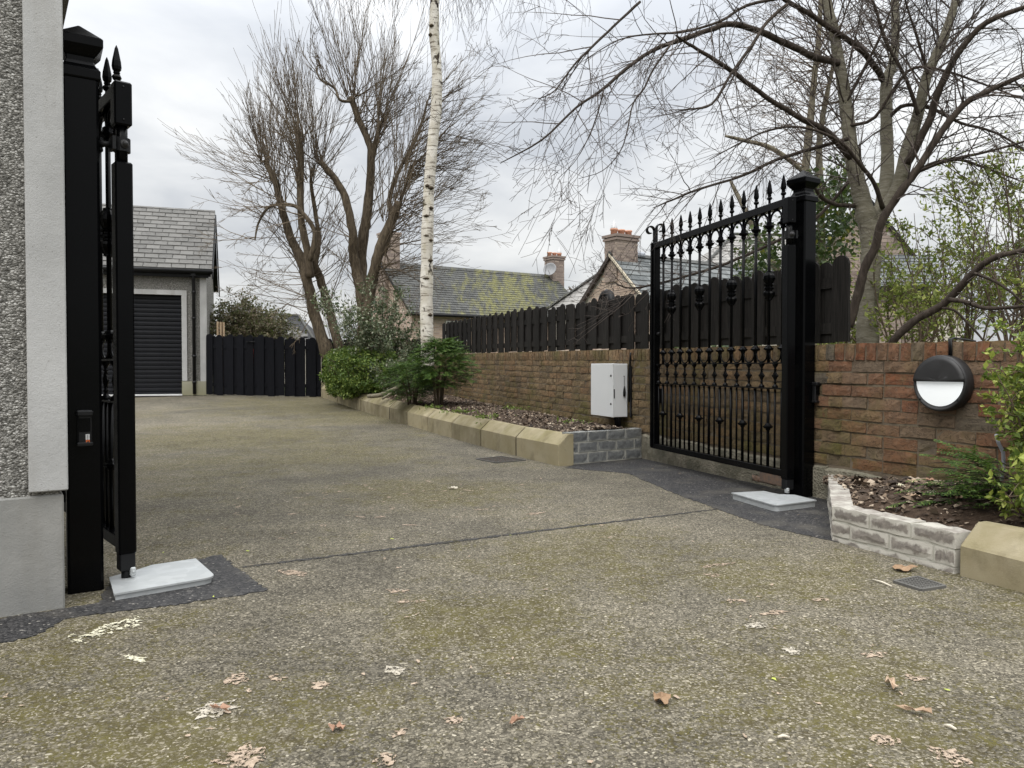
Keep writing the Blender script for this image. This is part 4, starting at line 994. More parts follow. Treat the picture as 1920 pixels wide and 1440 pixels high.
# ------------------------------------------------------------------ gate posts
def octo(h, c): return [(h, h - c), (h - c, h), (-h + c, h), (-h, h - c), (-h, -h + c), (-h + c, -h), (h - c, -h), (h, -h + c)]
def sqstack(mb, prof, c=.006):
    vs_, fs = [], []
    for h, z in prof: vs_ += [(x, y, z) for x, y in octo(h, min(c, h * .4))]
    for i in range(len(prof) - 1):
        for k in range(8): fs.append((i * 8 + k, i * 8 + (k + 1) % 8, (i + 1) * 8 + (k + 1) % 8, (i + 1) * 8 + k))
    fs += [tuple(reversed(range(8))), tuple((len(prof) - 1) * 8 + k for k in range(8))]
    return mb.add(vs_, fs)
TH_A = math.atan2(0.53, 0.848)
shaft = sqstack(MB(), [(.06, 0), (.06, 1.952)], .009).mesh('shaft', M['black_paint'])
capm = sqstack(MB(), [(.0655, 1.935), (.0675, 1.94), (.0675, 1.968), (.064, 1.974), (.052, 1.99), (.047, 2.003), (.047, 2.02), (.055, 2.028), (.070, 2.048), (.0765, 2.058), (.0765, 2.085), (.0735, 2.09), (.004, 2.148)], .004).mesh('cap', M['black_paint'])
def sensor(parent, loc, rz, sticker):
    mb = MB(); mb.bbox((0, -.013, 0), (.048, .026, .135), .005); mb.bbox((0, -.019, .056), (.056, .042, .022), .005); mb.bbox((0, -.017, -.06), (.054, .036, .014), .003)
    o = mb.build('safety_sensor', M['black_plastic'], parent); o.location = loc; o.rotation_euler = (0, 0, rz)
    mb = MB(); mb.bbox((0, -.0275, .012), (.036, .004, .05), .001); mb.build('lens', M['black_paint'], o)
    if sticker:
        mb = MB(); mb.box((.009, -.0268, -.036), (.0125, .0012, .026)); st_ = mb.build('sticker', M['white_print'], o)
        mb = MB()
        for k in range(5):   # a column of tiny dark letters, too small to read
            z = -.027 - k * .0042
            mb.box((.0075, -.0278, z), (.0028, .0006, .0026)); mb.box((.0115, -.0278, z + .0004), (.0022, .0006, .0012))
        mb.build('lettering', M['black_plastic'], st_)
        mb = MB(); mb.extr([(.003, -.0276, -.055), (.0155, -.0276, -.055), (.0155, -.0276, -.0435), (.003, -.0276, -.0435)], (0, .0012, 0)); mb.build('emblem', M['orange_print'], st_)
        mb = MB(); mb.extr([(.0058, -.0284, -.0535), (.0125, -.0284, -.0535), (.0115, -.0284, -.0465)], (0, .0008, 0)); mb.build('emblem', M['black_plastic'], st_)
    return o
PL, PR_ = Vector((-1.645, 2.948)), Vector((1.916, 5.083))
for c, lab in ((PL, 'square black metal gate post with pyramid cap against the rendered house corner'), (PR_, 'square black metal gate post with pyramid cap in front of the brick wall')):
    t = thing('gate_post', lab, 'gate post', (c.x, c.y, 0), TH_A, 'gate posts')
    inst('shaft', shaft, t); inst('cap', capm, t)
    if c is PL: sensor(t, (.0, -.061, .625), 0, True)
    else: sensor(t, (.046, -.061, .69), 0, False)

# ------------------------------------------------------------------ iron gate leaves
NB, SP, X0, LEN = 12, 0.152, 0.064, 1.93
zt, zb, zu, zl = 1.95, 0.14, 0.883, 0.714
bp = M['black_paint']
def bar_m(z0, z1, r, n=8): return MB().tube([(0, 0, z0), (0, 0, z1)], r, n).mesh('bar', bp)
def lathe_m(name, prof, n, smooth=False, flute=0.0, mat_=None):
    mb = MB(); mb.lathe(prof, n, smooth=smooth)
    if flute:
        k = 0
        for i in range(len(prof)):
            for q in range(n):
                if q % 2: mb.v[k].x *= (1 - flute); mb.v[k].y *= (1 - flute)
                k += 1
    me = mb.mesh(name, mat_ or bp); bm = bmesh.new(); bm.from_mesh(me); bmesh.ops.recalc_face_normals(bm, faces=bm.faces[:]); bm.to_mesh(me); bm.free(); return me
m_bar_u = bar_m(zu + .002, zt - .048, .0105); m_bar_l = bar_m(zb + .045, zl - .006, .0105); m_dog = bar_m(zb + .045, zl - .006, .0072)
m_spike = lathe_m('spike', [(.0085, 0), (.0085, .03), (.015, .034), (.0185, .042), (.015, .05), (.010, .054), (.013, .058), (.013, .062), (.0105, .065), (.0165, .072), (.0185, .084), (.0165, .105), (.0065, .155), (.001, .168)], 8)
m_col = lathe_m('collar', [(.011, -.02), (.016, -.016), (.016, -.008), (.027, -.004), (.033, .003), (.033, .009), (.024, .014), (.018, .024), (.0115, .03)], 8)
m_cap = lathe_m('capital', [(.0115, -.034), (.017, -.028), (.017, -.018), (.0145, -.014), (.030, -.004), (.034, .003), (.034, .008), (.022, .014), (.020, .03), (.0115, .036)], 8)
m_bask = lathe_m('basket', [(.012, 0), (.021, .004), (.021, .010), (.028, .018), (.038, .036), (.040, .048), (.036, .060), (.024, .068), (.024, .074), (.033, .080), (.033, .088), (.024, .093), (.024, .100), (.036, .104), (.038, .108), (.024, .114), (.028, .122), (.037, .134), (.041, .150), (.038, .168), (.027, .184), (.021, .190), (.021, .197), (.012, .201)], 16, flute=.13)
def casting_m():
    mb = MB(); mb.lathe([(.019, .004), (.021, .009), (.017, .018), (.008, .026), (.007, .036), (.012, .040), (.007, .046), (.010, .066), (.013, .084), (.010, .102), (.006, .122), (.011, .126), (.006, .131), (.009, .142), (.018, .154), (.021, .166)], 8, (0, 0, zl))
    for s_ in (-1, 1):
        mb.tube([(0, 0, zl + .052), (s_ * .013, 0, zl + .068), (s_ * .016, 0, zl + .084), (s_ * .012, 0, zl + .10), (0, 0, zl + .118)], [.003, .006, .007, .006, .003], 5)
        mb.lathe([(.002, -.010), (.0085, 0), (.002, .010)], 6, (s_ * .025, 0, zl + .084)); mb.tube([(s_ * .012, 0, zl + .084), (s_ * .031, 0, zl + .084)], .004, 5)
    return mb.mesh('casting', bp)
m_cast = casting_m()
arc = MB(); arc.tube([(SP / 2 - math.cos(math.pi * k / 12) * (SP / 2 - .012), 0, 1.812 + math.sin(math.pi * k / 12) ** .8 * .084) for k in range(13)], .0075, 5); m_arc = arc.mesh('arch', bp)
hop = MB(); hop.tube([(SP / 2 - math.cos(math.pi * k / 12) * (SP / 2 - .014), 0, .957 - math.sin(math.pi * k / 12) ** .8 * .067) for k in range(13)], .0055, 5); m_hoop = hop.mesh('hoop', bp)
def bboxm(name, c, d, b, m=bp): return MB().bbox(c, d, b).mesh(name, m)
m_top = bboxm('top_rail', ((LEN - .03) / 2, 0, zt - .025), (LEN - .03 - .034, .05, .05), .003); m_bot = bboxm('bottom_rail', ((LEN - .03) / 2, 0, zb + .0225), (LEN - .03 - .034, .05, .045), .003)
m_mid = bboxm('mid_rail', ((LEN - .03) / 2, 0, 0), (LEN - .03 - .05, .036, .009), .001)
m_free = bboxm('stile', (LEN - .06, 0, (zt + zb) / 2), (.055, .052, zt - zb), .003)
m_strip = MB().bbox((LEN - .018, 0, 1.05), (.014, .05, 1.82), .002).bbox((LEN - .03, .03, 1.05), (.03, .012, 1.80), .002).mesh('meeting_strip', bp)
m_low = bboxm('stile', (0, 0, (1.645 + .125) / 2), (.064, .064, 1.645 - .125), .006); m_blk = bboxm('hinge_block', (0, 0, 1.868), (.064, .064, .168), .006)
def scroll_m(sg):
    mb = MB(); pts = [(0, 0, 0), (0, 0, .135)]
    for k in range(15):
        a = k / 14 * 5.0; rr = .040 - .014 * k / 14
        pts.append((sg * (.040 - math.cos(a) * rr), 0, .135 + math.sin(a) * rr))
    vs_, fs = [], []
    for i, p in enumerate(pts):
        q = Vector(pts[min(i + 1, len(pts) - 1)]) - Vector(pts[max(i - 1, 0)]); q.normalize(); nn = Vector((-q.z, 0, q.x)) * .005
        for y in (-.018, .018):
            for s_ in (-1, 1): vs_.append((p[0] + s_ * nn.x, y, p[2] + s_ * nn.z))
    for i in range(len(pts) - 1):
        a = i * 4; fs += [(a, a + 1, a + 5, a + 4), (a + 1, a + 3, a + 7, a + 5), (a + 3, a + 2, a + 6, a + 7), (a + 2, a, a + 4, a + 6)]
    e_ = (len(pts) - 1) * 4; fs += [(0, 2, 3, 1), (e_, e_ + 1, e_ + 3, e_ + 2)]
    mb.add(vs_, fs); return mb.mesh('scroll', bp)
m_scr1, m_scr2 = scroll_m(1), scroll_m(-1)
def gate_leaf(label, loc, th, ps, rusty):
    g = thing('iron_gate', label, 'gate', (loc[0], loc[1], 0), th, 'gate leaves')
    inst('stile', m_low, g); inst('stile', m_free, g); inst('meeting_strip', m_strip, g); inst('top_rail', m_top, g); inst('bottom_rail', m_bot, g)
    inst('mid_rail', m_mid, g, (0, 0, zu)); inst('mid_rail', m_mid, g, (0, 0, zl))
    hb_ = inst('hinge_block', m_blk, g)
    for z in (1.805, 1.93): mb = MB(); mb.m = Matrix.Translation((-.0315, 0, z)) @ Matrix.Rotation(R(-90), 4, 'Y'); mb.lathe([(.004, -.001), (.004, .003)], 6); mb.build('rivet', M['black_plastic'], g)
    mb = MB(); mb.tube([(0, 0, 1.63), (0, 0, 1.80)], .021, 10); mb.build('hinge_pin', bp, g)
    mb = MB(); mb.lathe([(.026, -.026), (.031, -.026), (.031, .026), (.026, .026)], 14, (0, 0, 1.712), smooth=False)
    d = Vector((.046, ps * .138)); q = d.normalized(); mb.tube([(q.x * .03, q.y * .03, 1.712), (q.x * .092, q.y * .092, 1.712)], .012, 8)
    mb.box((-.004, ps * .034, 1.712), (.060, .012, .050)); mb.build('hinge_strap', M['matt_black'], g)
    mb = MB(); mb.m = Matrix.Translation((-.030, ps * -.002, 1.712)) @ Vector((-1, -.3 * ps, .1)).to_track_quat('Z', 'Y').to_matrix().to_4x4()
    mb.lathe([(.017, 0), (.017, .004), (.011, .005), (.011, .010), (.007, .015), (.001, .017)], 10); mb.build('bolt', M['charcoal_lamp'], g)
    for i in range(NB):
        x = X0 + SP * i
        b = inst('bar', m_bar_u, g, (x, 0, 0)); inst('bar', m_bar_l, g, (x, 0, 0))
        inst('spike', m_spike, b, (0, 0, zt)); inst('capital', m_cap, b, (0, 0, 1.80)); inst('collar', m_col, b, (0, 0, .975))
        if i in (1, 4, 7, 10): inst('basket', m_bask, b, (0, 0, 1.305))
        if i % 2: inst('collar', m_col, g, (x, 0, .447))
        inst('dog_bar', m_dog, g, (x + SP / 2, 0, 0)); inst('casting', m_cast, g, (x + SP / 2, 0, 0))
        if i < NB - 1: inst('arch', m_arc, g, (x, 0, 0)); inst('hoop', m_hoop, g, (x, 0, 0))
    inst('scroll', m_scr1, g, (LEN - .018, 0, zt - .02), (0, 0, R(90))); inst('scroll', m_scr2, g, (LEN - .06, 0, zt - .004), (0, 0, R(90)))
    mb = MB(); mb.tube([(LEN - .10, 0, 1.15), (LEN - .115, 0, 1.15)], .016, 8); mb.build('lock_knob', M['matt_black'], g)
    if rusty:
        mb = MB(); a, b_ = -.02, .27    # open box section under the leaf
        for (c, d_) in (((.125, 0, .136), (.29, .05, .006)), ((.125, 0, .078), (.29, .05, .006)), ((.125, .024, .107), (.29, .005, .055)), ((.125, -.024, .107), (.29, .005, .055))): mb.box(c, d_)
        mb.build('foot_box', M['rusty_steel'], g)
        mb = MB(); mb.box((.02, 0, .107), (.004, .042, .05)); mb.box((-.0215, 0, .080), (.004, .05, .010)); mb.build('rust_patch', M['rust'], g)
        mb = MB(); mb.bbox((.25, .0, .085), (.26, .03, .04), .006); mb.lathe([(.022, -.02), (.022, .02)], 10, (.36, 0, .085)); mb.lathe([(.02, -.02), (.02, .02)], 10, (.30, 0, .085)); mb.build('drive_arm', M['rusty_steel'], g)
    mb = MB(); mb.bbox((0, 0, .095), (.056, .056, .07), .004); mb.lathe([(.018, .02), (.018, .07)], 10, (0, 0, 0)); mb.build('pivot_foot', M['matt_black'], g)
    mb = MB(); mb.bbox((-.02, ps * -.018, .055), (.03, .02, .035), .004); mb.lathe([(.006, 0), (.006, .008)], 8, (-.034, ps * -.018, .052)); mb.build('pivot_bracket', M['galvanised'], g)
    return g
gate_leaf('open black wrought iron gate leaf with spear finials in front of the brown brick wall', (1.796, 5.0), math.atan2(.9598, -.2807), -1, True)
gate_leaf('open black wrought iron gate leaf seen edge-on behind the post beside the house', (-1.513, 3.0), math.atan2(.762, -.648), 1, False)
def rounded(pts, k, rad, n=6):
    out = []
    for i, p in enumerate(pts):
        p = Vector(p)
        if i != k: out.append(p); continue
        a = (Vector(pts[i - 1]) - p).normalized(); b = (Vector(pts[(i + 1) % len(pts)]) - p).normalized()
        for q in range(n + 1):
            t = q / n; out.append((p + a * rad).lerp(p, t).lerp(p.lerp(p + b * rad, t), t))
    return out
def cover_plate(label, pts, k, top):
    c = sum((Vector(p) for p in pts), Vector((0, 0))) / len(pts)
    t = thing('cover_plate', label, 'cover plate', (c.x, c.y, 0), 0, 'galvanised covers')
    poly = [p - c for p in rounded(pts, k, .05)]
    mb = MB(); mb.prism([tuple(p) for p in poly], top - .007, top); mb.build('lid', M['galvanised'], t)
    mb = MB(); mb.prism([tuple(p * .965) for p in poly], -.02, top - .0075); mb.build('box', M['galvanised'], t)
    return t
cover_plate('galvanised steel cover plate at the foot of the gate post by the brick wall', [(1.419, 4.96), (1.548, 4.50), (1.86, 4.68), (1.80, 4.88), (1.71, 4.90), (1.65, 5.03)], 1, .044)
cover_plate('galvanised steel cover plate at the foot of the gate post by the house', [(-1.446, 2.777), (-1.165, 3.012), (-1.363, 3.298), (-1.50, 3.19), (-1.53, 3.10), (-1.58, 3.0)], 1, .030)

# ------------------------------------------------------------------ lamp, cabinet, sensors, drains
lc = WR(0.837, -0.004, 0.775)
nrm_ = Vector((-0.891, -0.454, 0)); upv = Vector((0, 0, 1)); xa = upv.cross(nrm_)
lamp = thing('bulkhead_lamp', 'large round black bulkhead wall lamp with white half moon lens on the red brick wall', 'wall lamp', lc)
LM = Matrix.Identity(4)
for i, v in enumerate((xa, upv, nrm_)):
    for k in range(3): LM[k][i] = v[k]
LR = .155
def lampmb(): mb = MB(); mb.m = LM; return mb
mb = lampmb(); mb.lathe([(LR * .96, 0), (LR, .006), (LR, .062), (LR * .985, .070), (LR * .95, .076), (LR * .90, .074), (LR * .88, .066)], 48); body = mb.build('body', M['charcoal_lamp'], lamp)
mb = lampmb(); n = 24   # hood covers the upper half, slightly domed
vs_, fs = [], []
for j in range(7):
    rr = LR * .965 * j / 6
    for k in range(n + 1):
        a = math.pi * k / n; x, y = math.cos(a) * rr, math.sin(a) * rr
        vs_.append((x, y, .080 + .016 * (1 - (j / 6) ** 2)))
for j in range(6):
    for k in range(n): fs.append((j * (n + 1) + k, (j + 1) * (n + 1) + k, (j + 1) * (n + 1) + k + 1, j * (n + 1) + k + 1))
vs_ = [(x, y + .010 if y < .02 else y, z) for x, y, z in vs_]
b0 = len(vs_)
edge = [6 * (n + 1) + k for k in range(n + 1)] + [j * (n + 1) + n for j in range(5, -1, -1)] + [j * (n + 1) for j in range(1, 6)]
for k in edge: vs_.append((vs_[k][0], vs_[k][1], .064))
for k in range(len(edge)): fs.append((edge[k], b0 + k, b0 + (k + 1) % len(edge), edge[(k + 1) % len(edge)]))
mb.add(vs_, fs, False); hood = mb.build('hood', M['charcoal_lamp'], lamp)
for p in hood.data.polygons: p.use_smooth = len(p.vertices) == 4 and abs(p.normal.dot(nrm_)) > .9
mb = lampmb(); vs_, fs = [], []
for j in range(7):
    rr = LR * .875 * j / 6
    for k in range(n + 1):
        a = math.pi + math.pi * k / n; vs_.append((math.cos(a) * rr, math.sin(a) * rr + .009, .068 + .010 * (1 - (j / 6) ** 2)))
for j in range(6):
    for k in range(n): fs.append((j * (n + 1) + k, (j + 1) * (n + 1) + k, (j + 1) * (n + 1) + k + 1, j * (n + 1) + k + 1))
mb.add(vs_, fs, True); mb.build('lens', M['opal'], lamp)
for a in (40, 140, 320, 220):
    mb = lampmb(); z = .078 if a < 180 else .074; mb.lathe([(.006, z - .004), (.006, z + .002), (.003, z + .0022)], 8, (math.cos(R(a)) * LR * .915, math.sin(R(a)) * LR * .915, 0)); mb.build('screw', M['black_plastic'], lamp)
mb = lampmb(); tp = 1.0 - lc.z
mb.tube([(.03, LR * .9, .012), (.03, tp - .03, .012), (.025, tp + .005, .010), (.015, tp + .016, -.03), (.02, tp + .010, -.10), (.03, tp + .0, -.2)], .006, 6)
mb.tube([(.018, LR * .9, .010), (.018, tp - .02, .012), (.012, tp + .008, .008), (.004, tp + .014, -.04), (.0, tp + .008, -.2)], .005, 6); mb.build('cable', M['black_plastic'], lamp)

# grey enclosure on the wall above the bed
bc = WL(2.66, 0, 0); tb = TH_L
box = thing('electrical_cabinet', 'light grey steel electrical cabinet fixed to the brown brick wall above the bed', 'cabinet', (bc.x, bc.y, 0), tb)
bw, bd, bz0, bz1 = .49, .165, .372, .892
mb = MB(); mb.bbox((bw / 2, bd / 2 + .005, (bz0 + bz1) / 2), (bw, bd - .018, bz1 - bz0), .005); mb.build('body', M['grey_enclosure'], box)
mb = MB(); mb.bbox((bw / 2, bd + .004, (bz0 + bz1) / 2), (bw + .004, .016, bz1 - bz0 + .004), .004); dr_ = mb.build('door', M['grey_enclosure'], box)
for z in (.50, .775):
    mb = MB(); mb.m = Matrix.Translation((.035, bd + .012, z)) @ Matrix.Rotation(R(-90), 4, 'X'); mb.lathe([(.011, 0), (.011, .005), (.007, .006)], 10); mb.build('lock', M['black_plastic'], dr_)
mb = MB(); mb.bbox((-.002, bd - .004, .60), (.004, .012, .09), .001); mb.build('hinge', M['charcoal_lamp'], dr_)
mb = MB(); mb.tube([(-.006, .055, .77), (-.008, .055, .66)], .0025, 5); mb.lathe([(.004, .60 - .02), (.013, .60 - .01), (.014, .62), (.010, .655), (.004, .685)], 8, (-.010, .055, -.01)); mb.lathe([(.005, -.004), (.005, .004)], 6, (-.004, .055, .77)); mb.build('pull_switch', M['black_plastic'], box)
mb = MB()
for k in range(4):
    mb.tube([(.05 + .03 * k, .07 + .02 * (k % 2), bz0 + .01), (.055 + .03 * k, .07, .33), (.09 + .02 * k, .05, .22)], .013, 7)
mb.build('conduit', M['black_plastic'], box)
mb = MB(); mb.tube([(-.03, .012, .52), (-.03, .012, .80), (-.05, .014, .955), (-.06, .014, 1.0)], .010, 6); mb.box((-.05, .006, .62), (.03, .012, .5)); mb.build('trunking', M['black_plastic'], box)
sc_ = WL(2.06, 0, 0)
sn = thing('safety_sensor', 'small black safety beam sensor with cable on the brick wall behind the gate end', 'sensor', (sc_.x, sc_.y, 0), TH_L)
mb = MB(); mb.bbox((0, .022, .60), (.05, .044, .13), .005); mb.bbox((0, .026, .657), (.055, .052, .02), .004); mb.build('housing', M['black_plastic'], sn)
mb = MB(); mb.tube([(0, .02, .54), (-.005, .02, .40), (0, .018, .28)], .008, 6); mb.build('cable', M['black_plastic'], sn)
# drains
def grate(label, pix, nb, deep, fr=.012):
    pts = [gp(*p) for p in pix]; c = sum(pts, Vector((0, 0))) / 4
    t = thing('drain_grate', label, 'drain', (c.x, c.y, gz(c.y)), 0)
    q = [p - c for p in pts]
    mb = MB(); mb.prism([tuple(p) for p in q], -.03, .0035); mb.build('sump', M['soil'], t)
    def strip(a, b, w_, z0, z1):
        d = (b - a).normalized(); nn = Vector((-d.y, d.x)) * w_ / 2; return [tuple(a - nn), tuple(b - nn), tuple(b + nn), tuple(a + nn)], z0, z1
    mb = MB()
    for i in range(4): mb.prism(*strip(q[i], q[(i + 1) % 4], fr, -.01, .0095 + .0002 * i))
    mb.build('frame', M['grate_iron'], t)
    for i in range(1, nb): 
        mb = MB(); mb.prism(*strip(q[0].lerp(q[1], i / nb), q[3].lerp(q[2], i / nb), .006, 0, .008)); mb.build('bar', M['grate_iron'], t)
    mb = MB()
    for i in range(1, deep): mb.prism(*strip(q[0].lerp(q[3], i / deep), q[1].lerp(q[2], i / deep), .005, 0, .0072))
    mb.build('cross_bar', M['grate_iron'], t)
grate('square black gully grate in the drive in front of the low brick edging', [(1677, 1095), (1720, 1086), (1772, 1104), (1727, 1111)], 9, 7)
grate('small dark gully grate against the stone kerb near the open gate', [(893, 862), (940, 857), (985, 864), (930, 869)], 6, 4)
# grey bent conduit by the conifer spray
t = thing('bent_conduit', 'short grey bent conduit sticking up beside the privet by the red wall', 'pipe', WR(1.20, -0.12, 0.17))
mb = MB(); mb.tube([(0, 0, 0.06), (0.01, -.01, .20), (.0, -.02, .27), (-.03, -.03, .315), (-.045, -.035, .36)], .009, 8); mb.build('pipe', M['lead'], t)
# things behind the black fence
t = thing('red_broom', 'red handled broom standing behind the black fence', 'broom', (-5.55, 16.6, .29), .1)
mb = MB(); mb.tube([(0, 0, .1), (0.02, -.15, 1.0)], .02, 6); mb.build('handle', M['paint_red'], t); mb = MB(); mb.bbox((0, 0, .05), (.35, .06, .1), .01); mb.build('head', M['paint_red'], t)
t = thing('timber_plank', 'pale timber planks leaning upright between garage and black fence', 'timber', (-6.36, 16.65, .29), .2)
for k in range(3): mb = MB(); mb.box((.05 * k, .02 * k, .78 + .02 * k), (.035, .09, 1.56 - .05 * k), .3 * k); mb.build('plank', M['timber'], t)
tp_ = WL(3.55, .20, 1.48)
t = thing('rubber_tyre', 'black rubber tyre hung over the top of the board fence', 'tyre', tp_, TH_L)
mb = MB(); mb.tube([(math.cos(a) * .13, 0, math.sin(a) * .13 + .02) for a in [2 * math.pi * k / 20 for k in range(21)]], .045, 8, cap=False); mb.build('tread', M['matt_black'], t)
# ------------------------------------------------------------------ plants
def rv(r): 
    while True:
        v = Vector((r.uniform(-1, 1), r.uniform(-1, 1), r.uniform(-1, 1)))
        if .01 < v.length < 1: return v.normalized()
def smooth_path(pts, k=4):
    """Catmull-Rom through (point, radius) pairs"""
    out = []; n = len(pts)
    for i in range(n - 1):
        p0, p1, p2, p3 = pts[max(i - 1, 0)], pts[i], pts[i + 1], pts[min(i + 2, n - 1)]
        for j in range(k):
            t = j / k
            q = 0.5 * ((2 * p1[0]) + (p2[0] - p0[0]) * t + (2 * p0[0] - 5 * p1[0] + 4 * p2[0] - p3[0]) * t * t + (3 * p1[0] - p0[0] - 3 * p2[0] + p3[0]) * t ** 3)
            out.append((q, p1[1] + (p2[1] - p1[1]) * t))
    out.append(pts[-1]); return out
def limb(mb, pts, n=8, wob=0.0, r=None, k=4):
    sp_ = smooth_path(pts, k)
    if wob: sp_ = [(p + rv(r) * wob * rad, rad * r.uniform(.93, 1.07)) for p, rad in sp_]
    mb.tube([p for p, _ in sp_], [q for _, q in sp_], n); return sp_
def twig(mb, r, p, d, L, r0, depth, segs=4, wob=.18, grav=0.0, kids=3, ang=(.5, 1.0), ratio=(.35, .6), n=3, start=.15, minr=.0018, zig=0.0):
    pts = [p.copy()]; d = d.normalized(); st = L / segs; q = p.copy(); ds = [d]
    side = d.orthogonal().normalized()
    for i in range(segs):
        d = (d + rv(r) * wob + Vector((0, 0, grav))).normalized()
        if zig: d = (d + side * zig * (1 if i % 2 else -1)).normalized()
        q = q + d * st; pts.append(q.copy()); ds.append(d.copy())
    rad = [max(minr, r0 * (1 - .8 * i / segs)) for i in range(segs + 1)]
    mb.tube(pts, rad, n, cap=False, smooth=True)
    if depth > 0:
        for _ in range(kids if isinstance(kids, int) else r.randint(*kids)):
            t = start + (1 - start) * r.random(); f = t * segs; i = min(int(f), segs - 1); c = pts[i].lerp(pts[i + 1], f - i)
            ax = rv(r); ax = (ax - ds[i] * ax.dot(ds[i])).normalized(); a = r.uniform(*ang)
            nd = ds[i] * math.cos(a) + ax * math.sin(a)
            twig(mb, r, c, nd, L * r.uniform(*ratio) * (1.1 - .5 * t), rad[i] * .6, depth - 1, max(3, segs - 1), wob, grav, kids, ang, ratio, n, start, minr, zig)
def leaves(mb, r, pts, size, per, spread, nrm_bias=None, fold=.25, asp=.55):
    for p in pts:
        for _ in range(per):
            c = p + rv(r) * spread * r.random() ** .5; a = rv(r)
            if nrm_bias is not None: a = (a + nrm_bias * r.random()).normalized()
            t = a.orthogonal().normalized(); t = (t * math.cos(r.random() * 6.28) + a.cross(t) * math.sin(r.random() * 6.28)); b = a.cross(t)
            s = size * r.uniform(.65, 1.25); w_ = s * asp
            mb.add([c, c + t * s * .5 + b * w_ * .5 + a * s * fold * .5, c + t * s, c + t * s * .5 - b * w_ * .5 + a * s * fold * .5], [(0, 1, 2), (0, 2, 3)])

# ---- birch
def on(o, *a): return tag(o, *a)
bD = 12.0
bt = thing('birch_tree', 'white barked birch with slender straight trunk standing in the planting bed', 'tree', (P(802, 660, bD).x, bD, .3))
bo = Vector(bt.location); r = random.Random(21)
mb = MB(); mb.m = Matrix.Translation(-bo)
tr = [((802, 690), .125), ((801, 640), .112), ((800, 560), .108), ((801, 450), .104), ((804, 360), .098), ((810, 280), .093), ((818, 200), .090), ((819, 130), .085), ((814, 60), .082), ((816, -20), .078), ((820, -140), .068), ((818, -320), .05), ((825, -520), .03)]
limb(mb, [(P(u, v, bD), q * .92) for (u, v), q in tr], 14, .04, r, 5); trk = mb.build('trunk', M['bark_birch'], bt)
for (u, v, s) in ((800, 348, .05), (814, 352, .06), (796, 442, .06), (814, 390, .05), (795, 522, .07), (812, 450, .045), (817, 48, .05), (812, 65, .04), (797, 570, .04), (810, 590, .05), (812, 488, .05), (796, 405, .06)):
    c = P(803 + (u - 803) * .45, v, bD - .066); mb = MB(); mb.m = Matrix.Translation(c - bo) @ Matrix.Scale(.6, 4, (0, 0, 1)); mb.lathe([(s * .3, -.05), (s * .8, -.02), (s * .9, 0), (s * .5, .03), (s * .15, .05)], 7); mb.build('branch_scar', M['bark_willow'], trk)
mb = MB(); mb.m = Matrix.Translation(-bo)
for i in range(54):
    z = r.uniform(6.9, 10.4); c = Vector((P(815, 100, bD).x, bD, z)); a = r.uniform(0, 6.28)
    d = Vector((math.cos(a), math.sin(a) * .8, .55)); L = r.uniform(1.0, 2.4) * (1.25 - (z - 6.5) / 9)
    ps = []; q = c.copy(); dd = d.normalized()
    for k in range(7):
        ps.append((q.copy(), .013 * (1 - k / 7.5))); dd = (dd + Vector((0, 0, -.16)) + rv(r) * .12).normalized(); q += dd * L / 6
    mb.tube([p for p, _ in ps], [x for _, x in ps], 4, cap=False)
    for k in range(15):    # hanging birch twigs
        j = r.randint(1, 6); twig(mb, r, ps[j][0], Vector((r.uniform(-.5, .5), r.uniform(-.5, .5), r.uniform(-1, .1))), r.uniform(.5, 1.5), .0036, 1, 4, .2, -.26, 3, (.4, .9), (.3, .5), 3, .2, .0022)
mb.build('crown', M['twig_right'], bt, fix=False)
print('birch', len(mb.f))

# ---- willow with cut heads
r = random.Random(33); wD = 14.6
wt = thing('pollarded_tree', 'many stemmed pollarded tree with cut heads and dense upright bare shoots', 'tree', (P(650, 660, wD).x, wD, .4)); wo_ = Vector(wt.location)
stems = [
 (14.6, [((618, 676), .155), ((606, 640), .14), ((590, 590), .125), ((578, 533), .115), ((566, 492), .115), ((545, 446), .09), ((526, 380), .08), ((515, 337), .072), ((497, 302), .055)]),
 (14.4, [((582, 520), .09), ((576, 470), .085), ((566, 420), .078), ((563, 344), .074), ((564, 300), .07), ((562, 262), .06)]),
 (14.3, [((581, 490), .05), ((590, 437), .05), ((572, 405), .045), ((552, 386), .04), ((520, 384), .035), ((500, 392), .03), ((484, 420), .022), ((478, 450), .015)]),
 (14.8, [((642, 672), .12), ((633, 640), .11), ((615, 574), .098), ((600, 522), .09), ((590, 492), .085), ((598, 450), .055), ((590, 390), .045), ((583, 337), .035), ((590, 310), .025)]),
 (14.7, [((684, 676), .17), ((682, 630), .16), ((683, 597), .15), ((678, 550), .135), ((670, 515), .125), ((663, 478), .11), ((661, 435), .092), ((647, 371), .085), ((628, 336), .078), ((600, 303), .06)]),
 (14.9, [((682, 560), .12), ((678, 499), .115), ((682, 440), .115), ((688, 405), .11), ((693, 359), .098), ((696, 297), .09), ((691, 266), .08), ((673, 225), .07), ((657, 181), .06)]),
 (14.9, [((697, 305), .06), ((706, 262), .055), ((713, 228), .05)]),
 (14.5, [((686, 600), .12), ((694, 545), .115), ((703, 499), .11), ((716, 455), .11), ((733, 418), .105), ((748, 378), .09)]),
 (15.1, [((735, 420), .045), ((731, 375), .045), ((746, 325), .04), ((784, 250), .033), ((802, 187), .02)]),
 (15.2, [((720, 480), .045), ((760, 350), .035), ((770, 316), .035), ((796, 290), .025), ((840, 240), .015)]),
 (14.2, [((656, 190), .035), ((637, 187), .028), ((627, 165), .025), ((600, 148), .02), ((594, 126), .017), ((603, 122), .014)]),
]
mb = MB(); mb.m = Matrix.Translation(-wo_); paths = []
